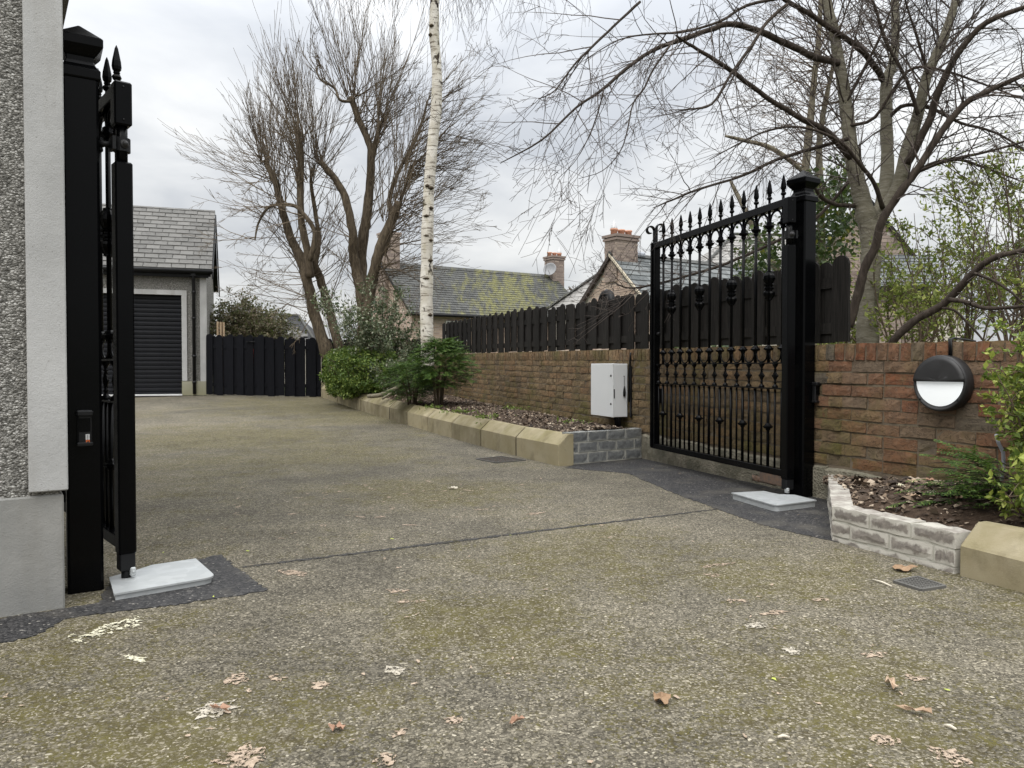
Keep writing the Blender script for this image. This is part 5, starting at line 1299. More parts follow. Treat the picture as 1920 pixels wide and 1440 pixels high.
for D, pts in stems: paths.append(limb(mb, [(P(u, v, D + r.uniform(-.1, .1)), q * .87) for (u, v), q in pts], 9, .10, r, 4))
mb.build('trunk', M['bark_willow'], wt)
heads = [(497, 302, 14.6, 26), (515, 340, 14.6, 18), (562, 264, 14.4, 34), (563, 340, 14.3, 22), (584, 337, 14.8, 18), (600, 303, 14.7, 26), (657, 183, 14.9, 26), (673, 228, 14.9, 16), (713, 230, 14.9, 24), (692, 268, 14.9, 14), (748, 380, 14.5, 24), (725, 410, 14.5, 14), (530, 384, 14.4, 16)]
mb = MB(); mb.m = Matrix.Translation(-wo_)
cx_ = P(640, 400, 14.6)
for (u, v, D, n) in heads:
    h = P(u, v, D)
    for i in range(n):
        lean = (u - 640) / 170.0
        d = Vector((lean * .24 + r.gauss(0, .24), r.gauss(0, .30), 1.0)); L = r.uniform(1.0, 3.1)
        if r.random() < .25: d = Vector((r.gauss(lean * .8, .7), r.gauss(0, .5), r.uniform(.1, .7))); L *= .85
        vtop = 165 if u < 530 else 75 if u < 620 else -40
        L = min(L, (v - vtop) * 14.6 / F * r.uniform(.55, 1.08))
        twig(mb, r, h + rv(r) * .09, d, max(L, .6), .009, 1, 6, .06, .045, 8, (.15, .5), (.2, .42), 3, .3, .0030)
# fans of finer shoots off the limbs, to both sides
def fan(path, n, side, Lr, up, depth=2):
    for i in range(int(n * 1.35)):
        j = r.randrange(len(path) // 4, len(path)); p = path[j][0]
        d = Vector((side * r.uniform(.4, 1.0), r.uniform(-.6, .6), r.uniform(*up)))
        twig(mb, r, p, d, r.uniform(*Lr), .011, depth, 6, .13, .03, 4, (.25, .7), (.3, .5), 3, .2, .0029)
fan(paths[0], 24, -1, (.8, 1.85), (-.15, .9)); fan(paths[2], 9, -1, (.6, 1.4), (-.6, .4)); fan(paths[0], 8, 1, (.6, 1.5), (.2, 1))
fan(paths[1], 12, -1, (.7, 1.7), (.1, 1.2)); fan(paths[3], 14, .5, (.6, 1.5), (.3, 1.3)); fan(paths[4], 14, -.7, (.6, 1.6), (0, 1.2)); fan(paths[5], 20, .8, (.7, 1.6), (.1, 1.2))
fan(paths[7], 30, 1, (1.0, 2.3), (-.15, .7)); fan(paths[8], 30, 1, (.9, 2.1), (0, 1.1)); fan(paths[9], 26, 1, (.8, 1.8), (-.25, .8)); fan(paths[6], 8, .6, (.5, 1.2), (.3, 1.2)); fan(paths[10], 10, -.6, (.4, 1.0), (.2, 1.4))
fan(paths[7], 12, .4, (.5, 1.2), (-.9, -.1)); fan(paths[0], 10, -.6, (.5, 1.3), (-.9, -.1))
mb.build('crown', M['twig_willow'], wt, fix=False); print('willow', len(mb.f))

# ---- bare tree behind the wall
r = random.Random(44)
tt = thing('bare_tree', 'bare smooth barked tree with spreading leafless branches behind the red brick wall', 'tree', (P(1625, 640, 7.1).x, 7.1, .2)); to_ = Vector(tt.location)
def pp(lst, D0, D1):
    n = len(lst) - 1; return [(P(u, v, D0 + (D1 - D0) * i / n), q) for i, ((u, v), q) in enumerate(lst)]
trunks = [
 pp([((1628, 760), .115), ((1627, 650), .10), ((1626, 600), .092), ((1628, 560), .088), ((1633, 500), .086), ((1632, 450), .088), ((1624, 405), .088), ((1614, 365), .075), ((1601, 312), .068), ((1592, 250), .062), ((1585, 187), .056), ((1575, 125), .05), ((1564, 62), .046), ((1550, 0), .042), ((1540, -90), .036), ((1548, -220), .02)], 7.1, 7.0),
 pp([((1630, 440), .07), ((1646, 405), .068), ((1656, 375), .062), ((1664, 312), .058), ((1662, 234), .055), ((1662, 156), .052), ((1674, 120), .042), ((1679, 62), .04), ((1678, 0), .036), ((1684, -90), .03), ((1680, -220), .015)], 7.1, 7.5),
 pp([((1634, 450), .06), ((1660, 390), .055), ((1684, 350), .058), ((1701, 281), .055), ((1720, 219), .048), ((1739, 140), .044), ((1767, 78), .038), ((1792, 0), .032), ((1810, -80), .024), ((1840, -200), .012)], 7.1, 6.6),
 pp([((1590, 614), .040), ((1608, 555), .039), ((1621, 504), .037), ((1642, 461), .035), ((1652, 417), .034), ((1685, 365), .031), ((1717, 322), .030), ((1757, 259), .028), ((1807, 197), .025), ((1851, 172), .022), ((1920, 140), .019), ((2010, 100), .012)], 6.8, 6.2),
]
limbs = [
 pp([((1700, 308), .034), ((1739, 234), .032), ((1764, 162), .03), ((1801, 94), .027), ((1851, 41), .023), ((1930, 10), .018), ((2000, -30), .01)], 6.7, 6.0),
 pp([((1572, 118), .033), ((1530, 108), .031), ((1492, 90), .029), ((1423, 59), .027), ((1370, 45), .025), ((1330, 56), .022), ((1266, 78), .019), ((1219, 97), .016), ((1172, 130), .0135), ((1132, 166), .012), ((1079, 203), .009), ((1016, 262), .007), ((938, 306), .003)], 7.0, 5.6),
 pp([((1594, 296), .03), ((1554, 250), .028), ((1507, 225), .025), ((1439, 184), .022), ((1382, 141), .019), ((1330, 106), .016), ((1290, 82), .012), ((1267, 66), .007)], 6.9, 5.9),
 pp([((1656, 152), .03), ((1640, 125), .029), ((1611, 91), .028), ((1570, 62), .026), ((1520, 28), .023), ((1473, 0), .021), ((1430, -30), .017), ((1380, -50), .012)], 7.3, 6.5),
 pp([((1612, 385), .022), ((1570, 384), .02), ((1541, 370), .018), ((1528, 352), .012)], 7.1, 6.6),
 pp([((1655, 390), .022), ((1640, 345), .02), ((1610, 305), .017), ((1570, 262), .014), ((1500, 238), .011), ((1440, 245), .009), ((1380, 272), .006), ((1330, 300), .003)], 7.0, 6.2),
 pp([((1476, 8), .016), ((1440, 40), .015), ((1410, 85), .013), ((1370, 140), .011), ((1335, 195), .009), ((1290, 205), .006), ((1255, 206), .003)], 6.4, 5.9),
 pp([((1473, -5), .015), ((1400, 10), .013), ((1350, 40), .011), ((1280, 60), .009), ((1220, 64), .007), ((1160, 75), .005), ((1100, 110), .003)], 6.5, 5.6),
 pp([((1200, 3), .011), ((1150, 50), .010), ((1110, 88), .009), ((1076, 122), .007), ((1040, 170), .005), ((1010, 185), .003)], 5.9, 5.6),
 pp([((1256, 86), .008), ((1225, 130), .0075), ((1208, 165), .007), ((1187, 195), .006), ((1175, 250), .005), ((1162, 285), .004), ((1130, 320), .003), ((1085, 335), .002)], 6.0, 5.6),
 pp([((1132, 168), .006), ((1120, 215), .005), ((1100, 265), .004), ((1076, 305), .0025), ((1045, 336), .002)], 5.7, 5.5),
 pp([((1592, 260), .018), ((1520, 280), .016), ((1455, 300), .014), ((1390, 330), .012), ((1310, 355), .010), ((1260, 375), .008), ((1224, 390), .003)], 6.9, 6.3),
 pp([((1600, 330), .018), ((1540, 400), .016), ((1480, 440), .015), ((1400, 478), .014), ((1330, 505), .012), ((1240, 530), .010), ((1180, 540), .008), ((1150, 528), .004)], 7.2, 6.9),
 pp([((1660, 230), .02), ((1690, 200), .018), ((1740, 200), .016), ((1800, 230), .013), ((1870, 250), .010), ((1950, 300), .006)], 7.3, 6.4),
 pp([((1722, 215), .018), ((1700, 150), .016), ((1660, 75), .014), ((1640, 10), .011), ((1610, -50), .007)], 6.8, 6.6),
 pp([((1690, 355), .018), ((1740, 310), .016), ((1800, 300), .013), ((1860, 320), .010), ((1910, 338), .006)], 7.0, 6.4),
 pp([((1722, 322), .014), ((1780, 300), .013), ((1850, 285), .011), ((1940, 260), .007)], 6.6, 6.1),
 pp([((1585, 195), .016), ((1640, 90), .013), ((1670, 20), .009), ((1690, -40), .005)], 7.0, 6.8),
 pp([((1740, 140), .014), ((1720, 70), .012), ((1700, 10), .008), ((1690, -40), .005)], 6.7, 6.5),
 pp([((1590, 235), .016), ((1640, 220), .014), ((1700, 135), .013), ((1760, 130), .011), ((1850, 160), .008), ((1930, 190), .004)], 7.0, 6.3),
]
low = [
 pp([((1660, 668), .036), ((1678, 636), .032), ((1720, 598), .030), ((1763, 575), .029), ((1796, 543), .027), ((1828, 509), .025), ((1862, 484), .022), ((1919, 470), .019), ((2000, 462), .012)], 6.2, 5.2),
 pp([((1780, 562), .018), ((1810, 566), .016), ((1844, 577), .015), ((1890, 577), .012), ((1940, 572), .008)], 5.7, 5.3),
 pp([((1766, 577), .011), ((1790, 582), .010), ((1809, 600), .009), ((1828, 620), .008), ((1845, 640), .006)], 5.8, 5.6),
 pp([((1826, 512), .011), ((1870, 530), .010), ((1910, 560), .007), ((1950, 600), .005)], 5.5, 5.2),
]
mb = MB(); mb.m = Matrix.Translation(-to_)
for t_ in trunks[:3]: limb(mb, t_, 12, .03, r, 5)
mb.build('trunk', M['bark_right'], tt)
mb = MB(); mb.m = Matrix.Translation(-to_); lp = []
limb(mb, trunks[3], 10, .08, r, 5)
for t_ in limbs: lp.append(limb(mb, t_, 7, .15, r, 4))
for t_ in low: limb(mb, t_, 8, .12, r, 4)
mb.build('limb', M['bark_branch'], tt)
mb = MB(); mb.m = Matrix.Translation(-to_)
def sprays(path, n, L, depth=2, down=-.2, r0=.0055, grav=-.02, kids=3):
    for i in range(n):
        j = int(len(path) * (.18 + .8 * (i + r.random()) / n)); j = min(max(j, 1), len(path) - 1); p = path[j][0]
        d0 = (path[j][0] - path[j - 1][0]).normalized(); ax = rv(r); ax = (ax - d0 * ax.dot(d0)).normalized()
        a = r.uniform(.45, 1.15); d = d0 * math.cos(a) + ax * math.sin(a) + Vector((0, 0, down * r.random()))
        twig(mb, r, p, d, L * r.uniform(.5, 1.2), min(r0, path[j][1] * .6), depth, 7, .12, grav, kids, (.45, 1.05), (.28, .55), 3, .15, .0016, .07)
for i, t_ in enumerate(lp):
    ln = sum((t_[k + 1][0] - t_[k][0]).length for k in range(len(t_) - 1)); sprays(t_, int((6 if i in (1, 8, 9, 10) else 9) * ln) + 5, .80, 2, -.28)
for t_ in trunks[:3]:
    pth = smooth_path(t_, 4); sprays(pth[len(pth) // 3:], 44, 1.1, 2, .1, .009, 0, 5)
sprays(smooth_path(trunks[3], 4)[14:], 34, .9, 2, -.1, .008)
sprays(smooth_path(low[0], 4)[8:], 10, .6, 2, .2); sprays(smooth_path(low[1], 4), 6, .5, 1, .2)
mb.build('crown', M['twig_right'], tt, fix=False); print('right tree', len(mb.f))

# ---- ivy clad slim trees behind the gate post
r = random.Random(55); iD = 9.5
it = thing('ivy_clad_tree', 'slim pale trunked tree wrapped in dark ivy behind the gate post', 'tree', (P(1520, 640, iD).x, iD, .3)); io = Vector(it.location)
mb = MB(); mb.m = Matrix.Translation(-io)
ip = [pp([((1500, 680), .075), ((1506, 450), .06), ((1511, 312), .052), ((1520, 219), .042), ((1526, 150), .036), ((1536, 62), .03), ((1540, -40), .022)], iD, iD), pp([((1545, 680), .06), ((1540, 450), .048), ((1536, 300), .042), ((1538, 250), .038), ((1551, 175), .03), ((1562, 120), .02), ((1570, 60), .012)], iD + .2, iD + .2),
      pp([((1514, 330), .03), ((1480, 300), .03), ((1440, 275), .028), ((1390, 262), .024), ((1360, 255), .015)], iD, iD), pp([((1500, 560), .05), ((1440, 480), .045), ((1400, 400), .035), ((1370, 340), .02)], iD + .3, iD + .6)]
for q in ip: limb(mb, q, 9, .08, r, 4)
mb.build('trunk', M['bark_ivy_tree'], it)
mb = MB(); mb.m = Matrix.Translation(-io)
for q in ip[:2]:
    pth = smooth_path(q, 4); 
    for i in range(44):
        j = r.randrange(len(pth) // 3, len(pth)); twig(mb, r, pth[j][0], Vector((r.gauss(0, 1), r.gauss(0, 1), r.uniform(0, 1.0))), r.uniform(.4, 1.3), .009, 2, 5, .15, .02, 4, (.4, 1), (.3, .6), 3, .2, .0026)
mb.build('crown', M['twig_brown'], it, fix=False)
mb = MB(); mb.m = Matrix.Translation(-io); pts = []
for (u0, v0, u1, v1, n) in ((1500, 360, 1600, 480, 260), (1505, 470, 1570, 640, 260), (1510, 330, 1600, 420, 160), (1400, 420, 1470, 640, 280), (1380, 440, 1440, 520, 60), (1560, 300, 1610, 380, 60), (1240, 600, 1400, 660, 160)):
    for _ in range(n): pts.append(P(r.uniform(u0, u1), r.uniform(v0, v1), iD - .3 + r.gauss(0, .3)))
leaves(mb, r, pts, .06, 4, .15, Vector((0, -.6, .4)), .15, .8); mb.build('ivy', M['leaf_ivy'], it, fix=False)

# ---- box hedge dome
def tw(p0, mat_): return None
r = random.Random(66)
def dome_hedge(name, label, c, ax, ang, mat_, n, size, seed, stem_m):
    r = random.Random(seed); t = thing(name, label, 'shrub', c, ang); mb = MB(); pts = []
    for _ in range(n):
        d = rv(r)
        lump = 1 + .09 * math.sin(d.x * 7 + seed) * math.cos(d.y * 6) + .06 * math.sin(d.z * 11 + d.x * 4)
        k = (r.uniform(.86, 1.0) if r.random() < .75 else r.uniform(.6, .86)) * lump * (1 if r.random() < .96 else 1.07)
        f_ = lambda c_: math.copysign(abs(c_) ** .72, c_); p = Vector((f_(d.x) * ax[0] * k, f_(d.y) * ax[1] * k, ax[2] * .5 * (1 + f_(d.z) * k)))
        if p.z < .02: p.z = r.uniform(.02, .25)
        pts.append(p)
    for p in pts:
        o = Vector((p.x / ax[0], p.y / ax[1], (p.z - .3) / ax[2])).normalized()
        leaves(mb, r, [p], size, 4, size * 1.2, o * 1.3, .2, .6)
    mb.build('foliage', mat_, t, fix=False)
    mb = MB()
    for _ in range(26):
        a = r.uniform(0, 6.28); d = Vector((math.cos(a) * .7, math.sin(a) * .7, 1)); twig(mb, r, Vector((r.uniform(-.2, .2) * ax[0], r.uniform(-.2, .2) * ax[1], 0)), d, ax[2] * .85, .012, 2, 5, .15, 0, 4, (.4, .9), (.3, .6), 3, .2, .003)
    mb.build('stem', stem_m, t, fix=False); return t
dome_hedge('box_hedge', 'rounded bright green clipped box hedge overhanging the far kerb stones', (-2.74, 13.85, .32), (.58, 1.05, .90), math.atan2(KD.y, KD.x) - R(90), M['leaf_box'], 7500, .042, 71, M['twig_brown'])

# ---- sparse variegated shrub behind
def shrub(name, label, c, stems_n, H, spread, leaf_m, leaf_size, per, seed, stem_m, depth=2, lsp=.09, n_leaf=None, lean=(0, 0), cat='shrub', zlo=.15):
    r = random.Random(seed); t = thing(name, label, cat, c); mb = MB()
    st = []
    for i in range(stems_n):
        d = Vector((r.gauss(lean[0], spread), r.gauss(lean[1], spread), 1.0)); twig(mb, r, Vector((r.gauss(0, .08), r.gauss(0, .08), -.05)), d, H * r.uniform(.6, 1.05), .012, depth, 7, .10, .0, 5, (.35, .9), (.3, .55), 4, .2, .0025)
    mb.build('stem', stem_m, t, fix=False)
    vs_ = [v for v in mb.v if v.z > zlo * H]; lb = MB(); r.shuffle(vs_)
    leaves(lb, r, vs_[:n_leaf or len(vs_)], leaf_size, per, lsp, Vector((0, 0, .5)), .2, .5); lb.build('foliage', leaf_m, t, fix=False); return t
shrub('variegated_shrub', 'sparse variegated grey green shrub between the box hedge and birch', (-2.30, 13.6, .36), 24, 1.9, .20, M['leaf_variegated'], .055, 2, 81, M['twig_brown'], 2, .07, 5200, (.05, 0))
shrub('variegated_shrub', 'low pale variegated shrub spilling out between box hedge and conifer', (-1.95, 12.9, .34), 12, .85, .5, M['leaf_variegated'], .04, 2, 82, M['twig_brown'], 2, .05, 2200, (.1, -.2))

# ---- dark spreading conifer: layered drooping sprays
def frond(mb, r, p, d, L, wdt, droop=.25, n=7):
    d = d.normalized(); side = d.cross(Vector((0, 0, 1)))
    if side.length < .1: side = Vector((1, 0, 0))
    side.normalize(); side = (side + rv(r) * .25).normalized(); q = p.copy(); stp = L / n
    for i in range(n):
        d2 = (d + Vector((0, 0, -droop * i / n))).normalized(); nx_ = q + d2 * stp; k = math.sin(math.pi * (i + .9) / (n + 1)) * wdt
        for s_ in (-1, 1):
            tip = q + side * s_ * k + d2 * k * .75 + Vector((0, 0, -k * .25 + r.uniform(-.004, .004)))
            m_ = q.lerp(tip, .5); w_ = (d2 * stp * .62)
            mb.add([q, m_ + w_ * .6, tip, m_ - w_ * .4], [(0, 1, 2), (0, 2, 3)])
        mb.add([q, q + side * .006 + d2 * stp * .5, nx_, q - side * .006 + d2 * stp * .5], [(0, 1, 2), (0, 2, 3)])
        q = nx_
def conifer(name, label, c, H, W, n, seed, Lf, wf, lean=(0, 0), stems_n=9, zmin=.3, front=None):
    r = random.Random(seed); t = thing(name, label, 'shrub', c); sm_ = MB(); fm = MB()
    for i in range(stems_n):
        a = 6.28 * i / stems_n + r.uniform(-.3, .3); k = r.uniform(.3, .75) * W
        ps = [Vector((0.05 * math.cos(a), .05 * math.sin(a), -.05)), Vector((k * .35 * math.cos(a), k * .35 * math.sin(a), H * .35)), Vector((k * .75 * math.cos(a) + lean[0] * .5, k * .75 * math.sin(a) + lean[1] * .5, H * r.uniform(.55, .8)))]
        limb(sm_, [(p, .018 - .005 * j) for j, p in enumerate(ps)], 5, .3, r, 4)
    sm_.build('stem', M['bark_willow'], t)
    for _ in range(n):
        f = r.random() ** .8; z = H * (zmin + (1.02 - zmin) * f); a = r.uniform(0, 6.28)
        prof = W * (1.0 - .72 * ((z / H - .45) / .55) ** 2 if z / H > .45 else .55 + .45 * (z / H - zmin) / (.45 - zmin + .001))
        rad = prof * (r.uniform(.35, .98)) * (1 + .16 * math.sin(a * 3 + seed) + .10 * math.sin(a * 5 + z * 9))
        p = Vector((math.cos(a) * rad + lean[0] * z / H, math.sin(a) * rad + lean[1] * z / H, z)); d = Vector((math.cos(a), math.sin(a), r.uniform(-.25, .55)))
        frond(fm, r, p, d + rv(r) * .35, Lf * r.uniform(.7, 1.25), wf * r.uniform(.7, 1.2), .5)
    fm.build('foliage', M['leaf_conifer'], t, fix=False); return t
conifer('conifer_shrub', 'dark green spreading conifer shrub with bare lower stems in front of the birch', (-1.0, 10.55, .32), .90, .47, 1250, 91, .15, .045, (.05, 0))
conifer('conifer_shrub', 'dark green low conifer sprays on the bed edge beneath the birch', (-1.42, 10.9, .32), .60, .40, 620, 92, .14, .042, (-.05, 0), 5, .1)

# ---- bramble bush behind the black fence
r = random.Random(101); t = thing('bramble_bush', 'tangled brown and green bush rising behind the black fence beside the garage', 'bush', (-6.35, 18.6, .3)); mb = MB(); lb = MB()
for _ in range(620):
    a = r.uniform(0, 6.28); k = r.random() ** .5; p = Vector((math.cos(a) * .85 * k, math.sin(a) * .8 * k, r.uniform(.8, 2.15) - .55 * k))
    twig(mb, r, p, Vector((r.gauss(0, .7), r.gauss(0, .6), r.uniform(.2, 1.2))), r.uniform(.4, .85) * (1 - .3 * k), .008, 1, 6, .25, -.12, 4, (.5, 1.2), (.3, .6), 3, .1, .004)
mb.build('stem', M['twig_brown'], t, fix=False)
vs_ = [v for v in mb.v if v.z > .5]; r.shuffle(vs_); leaves(lb, r, vs_[:9500], .07, 2, .09, Vector((0, -.3, .5)), .25, .55); lb.build('foliage', M['leaf_bramble'], t, fix=False)

# ---- fresh green shrubs behind the wall, bushes at the right edge
for k, (u, v, D, H, sp_, n, lab, seed) in enumerate((
    (1700, 700, 6.9, 1.25, .35, 12, 'fresh green budding shrub close behind the red wall beside the bare trunk', 111),
    (1800, 700, 7.6, 1.9, .34, 15, 'tall fresh green budding shrub behind the red wall beyond the low bare bough', 112),
    (1905, 700, 6.6, 2.0, .28, 16, 'tallest fresh green shrub rising at the far end of the red wall', 113),
    (1580, 700, 8.2, 1.1, .35, 10, 'pale green shrub behind the end of the board fence', 114),
    (1960, 700, 8.2, 2.3, .3, 14, 'thin fresh green shrub behind the tallest one at the picture edge', 115))):
    shrub('budding_shrub', lab, P(u, v, D) * 1.0, n, H, sp_, M['leaf_spring'], .048, 1, seed, M['twig_brown'], 2, .07, int(2300 * H / 1.6))
r = random.Random(121)
pv = WR(1.67, -.34, .15)
t = thing('privet_shrub', 'bright green small leaved shrub in the raised bed at the end of the red wall', 'shrub', pv); mb = MB(); lb = MB()
for i in range(66):
    d = Vector((r.gauss(-.03, .17), r.gauss(.0, .25), 1)); L = r.uniform(.45, .95)
    if i > 48: d = Vector((r.gauss(-.35, .25), r.gauss(-.7, .3), r.uniform(.05, .5))); L = r.uniform(.3, .55)
    q = Vector((r.gauss(0, .06), r.gauss(0, .06), 0)); dd = d.normalized(); ps = [q.copy()]; n_ = 9
    for k in range(n_):
        dd = (dd + rv(r) * .13 + Vector((0, 0, .03))).normalized(); q = q + dd * L / n_; ps.append(q.copy())
    mb.tube(ps, [.006 * (1 - .8 * k / n_) + .0012 for k in range(n_ + 1)], 4, cap=False)
    for k in range(2, n_ + 1):
        for _ in range(3):
            sd = Vector((r.gauss(0, 1), r.gauss(0, 1), r.uniform(0, .9))).normalized(); sl = r.uniform(.05, .15); e_ = ps[k] + sd * sl
            mb.tube([ps[k], ps[k].lerp(e_, .5) + rv(r) * .008, e_], [.0022, .0018, .0012], 3, cap=False)
            for f in (0.3, .5, .7, .85, 1.0):
                pt_ = ps[k].lerp(e_, f); leaves(lb, r, [pt_], .030, 3, .012, Vector((0, -.3, .8)), .25, .55)
mb.build('stem', M['twig_brown'], t, fix=False); lb.build('foliage', M['leaf_privet'], t, fix=False)
r = random.Random(131)
t = thing('conifer_spray', 'dark feathery conifer low in the raised bed beneath the bright privet', 'shrub', WR(1.44, -.42, .18)); mb = MB(); fm = MB()
for i in range(64):
    a = r.uniform(1.9, 5.4); el = r.uniform(-.15, .65); d = Vector((math.cos(a), math.sin(a), el)).normalized(); L = r.uniform(.16, .40); base_ = Vector((r.gauss(0, .05), r.gauss(0, .05), r.uniform(.0, .22)))
    mb.tube([base_, base_ + d * L * .5, base_ + d * L + Vector((0, 0, -.04))], [.004, .003, .0015], 4, cap=False)
    for k in range(5):
        q = base_ + d * L * (.35 + .16 * k); sd = d.cross(Vector((0, 0, 1))).normalized() * (1 if k % 2 else -1); frond(fm, r, q, d + sd * r.uniform(.1, .8) + rv(r) * .1, r.uniform(.08, .14), .020, .35, 8)
mb.build('stem', M['bark_branch'], t, fix=False); fm.build('foliage', M['leaf_conifer'], t, fix=False)
# dug out root ball beside it
r = random.Random(141); t = thing('root_ball', 'earthy root ball clod on the raised bed against the red wall', 'root ball', WR(1.22, -.22, .20)); mb = MB()
vs_, fs = [], []; nu, nv = 14, 8
for j in range(nv + 1):
    for i in range(nu):
        a, b_ = 6.28 * i / nu, math.pi * j / nv; k = 1 + r.uniform(-.14, .16); vs_.append((math.cos(a) * math.sin(b_) * .15 * k, math.sin(a) * math.sin(b_) * .11 * k, math.cos(b_) * .10 * k))
for j in range(nv):
    for i in range(nu): fs.append((j * nu + i, j * nu + (i + 1) % nu, (j + 1) * nu + (i + 1) % nu, (j + 1) * nu + i))
mb.add(vs_, fs, True); mb.build('clod', M['soil'], t)
mb = MB()
for _ in range(40): twig(mb, r, Vector((r.uniform(-.12, .12), r.uniform(-.09, .02), r.uniform(-.03, .08))), rv(r), r.uniform(.05, .14), .002, 1, 4, .4, -.2, 2, (.5, 1), (.4, .7), 3, .2, .001)
mb.build('root', M['twig_brown'], t, fix=False)

# ---- far bare tree between the houses
r = random.Random(151)
t = thing('distant_tree', 'small pale bare tree on the skyline between the two brick houses', 'tree', (P(1084, 560, 60).x, 60, .3)); mb = MB(); mb.tube([(0, 0, -1), (0, 0, 3), (0, 0, 5.2)], [.3, .22, .12], 6)
for _ in range(120): twig(mb, r, Vector((0, 0, r.uniform(3, 5.6))), Vector((r.gauss(0, .8), r.gauss(0, .8), r.uniform(.2, 1.2))), r.uniform(.8, 2.0), .045, 2, 5, .2, 0, 5, (.4, 1), (.35, .6), 3, .15, .018)
mb.build('crown', M['twig_brown'], t, fix=False)
# ---- small twiggy trees behind the willow
for k, (u, D, H, lab, seed) in enumerate(((640, 20, 3.4, 'thin bare sapling between the willow stems beyond the fence', 161), (740, 19, 3.4, 'thin bare sapling in front of the brick gable behind the birch', 162))):
    shrub('bare_sapling', lab, (P(u, 690, D).x, D, .3), 9, H, .22, M['leaf_bramble'], .05, 1, seed, M['twig_brown'], 2, .06, 160, cat='tree')
# ---- fallen branch and weeds in the bed
r = random.Random(171)
t = thing('cut_log', 'cut pale branch lying on the bed edge beside the conifer shrub', 'log', P(728, 742, 11.8)); mb = MB()
lo = Vector(t.location)
limb(mb, [(P(690, 743, 11.9) - lo, .03), (P(712, 741, 11.8) - lo, .034), (P(733, 733, 11.8) - lo, .036), (P(752, 722, 11.9) - lo, .034)], 8, .1, r); limb(mb, [(P(716, 748, 11.7) - lo, .02), (P(735, 737, 11.75) - lo, .022)], 6, .1, r); mb.build('wood', M['bark_ivy_tree'], t)
for k, (u, v, D, lab) in enumerate(((862, 773, 9.4, 'bright green weed tuft near the middle of the bed edge'), (905, 785, 8.6, 'small bright green weed by the kerb near the gate end of the bed'), (812, 762, 10.1, 'low green weed patch beneath the dark conifer shrub'), (957, 752, 9.9, 'tiny green weed against the brown brick wall'), (1070, 785, 7.7, 'small weed among the mulch near the grey cabinet'))):
    r = random.Random(180 + k); p = P(u, v, D); f = D
    t = thing('weed', lab, 'weed', (p.x, p.y, 0.26 + gz(D) * .85), 0, 'weeds in the bed'); lb = MB()
    leaves(lb, r, [Vector((r.gauss(0, .09), r.gauss(0, .09), r.uniform(.0, .05))) for _ in range(40)], .05, 2, .02, Vector((0, 0, 1)), .2, .35); lb.build('foliage', M['leaf_weed'], t, fix=False)

# ------------------------------------------------------------------ fallen leaves and flecks on the drive
def flat_leaf(name, label, u, v, L, wdt, mat_, seed, flat=False, group='fallen leaves on the drive', D=None, z=None, cat='leaf'):
    r = random.Random(seed); g = gp(u, v) if D is None else Vector((P(u, v, D).x, D))
    t = bpy.data.objects.new(name, None); mb = MB(); n = 17; vs_ = []; ctr = Vector((0, 0, .010 if not flat else .0025))
    ring = []
    for i in range(n):
        a = 6.28 * i / n; k = r.uniform(.42, 1.15); cz = (.004 + .018 * r.random()) if not flat else .0012
        ring.append(Vector((math.cos(a) * L / 2 * k, math.sin(a) * wdt / 2 * k, cz)))
    vs_ = [ctr] + ring + [p * 1.0 - Vector((0, 0, .0012)) for p in ring] + [ctr - Vector((0, 0, .0015))]
    fs = [(0, 1 + i, 1 + (i + 1) % n) for i in range(n)] + [(1 + i, 1 + n + i, 1 + n + (i + 1) % n, 1 + (i + 1) % n) for i in range(n)] + [(1 + 2 * n, 1 + n + (i + 1) % n, 1 + n + i) for i in range(n)]
    bpy.data.objects.remove(t)
    mb.add(vs_, fs); o = mb.build(name, M[mat_]); o.location = (g.x, g.y, (gz(g.y) if z is None else z) + .002); o.rotation_euler = (0, 0, r.uniform(-.6, .6)); tag(o, label, cat, group); return o
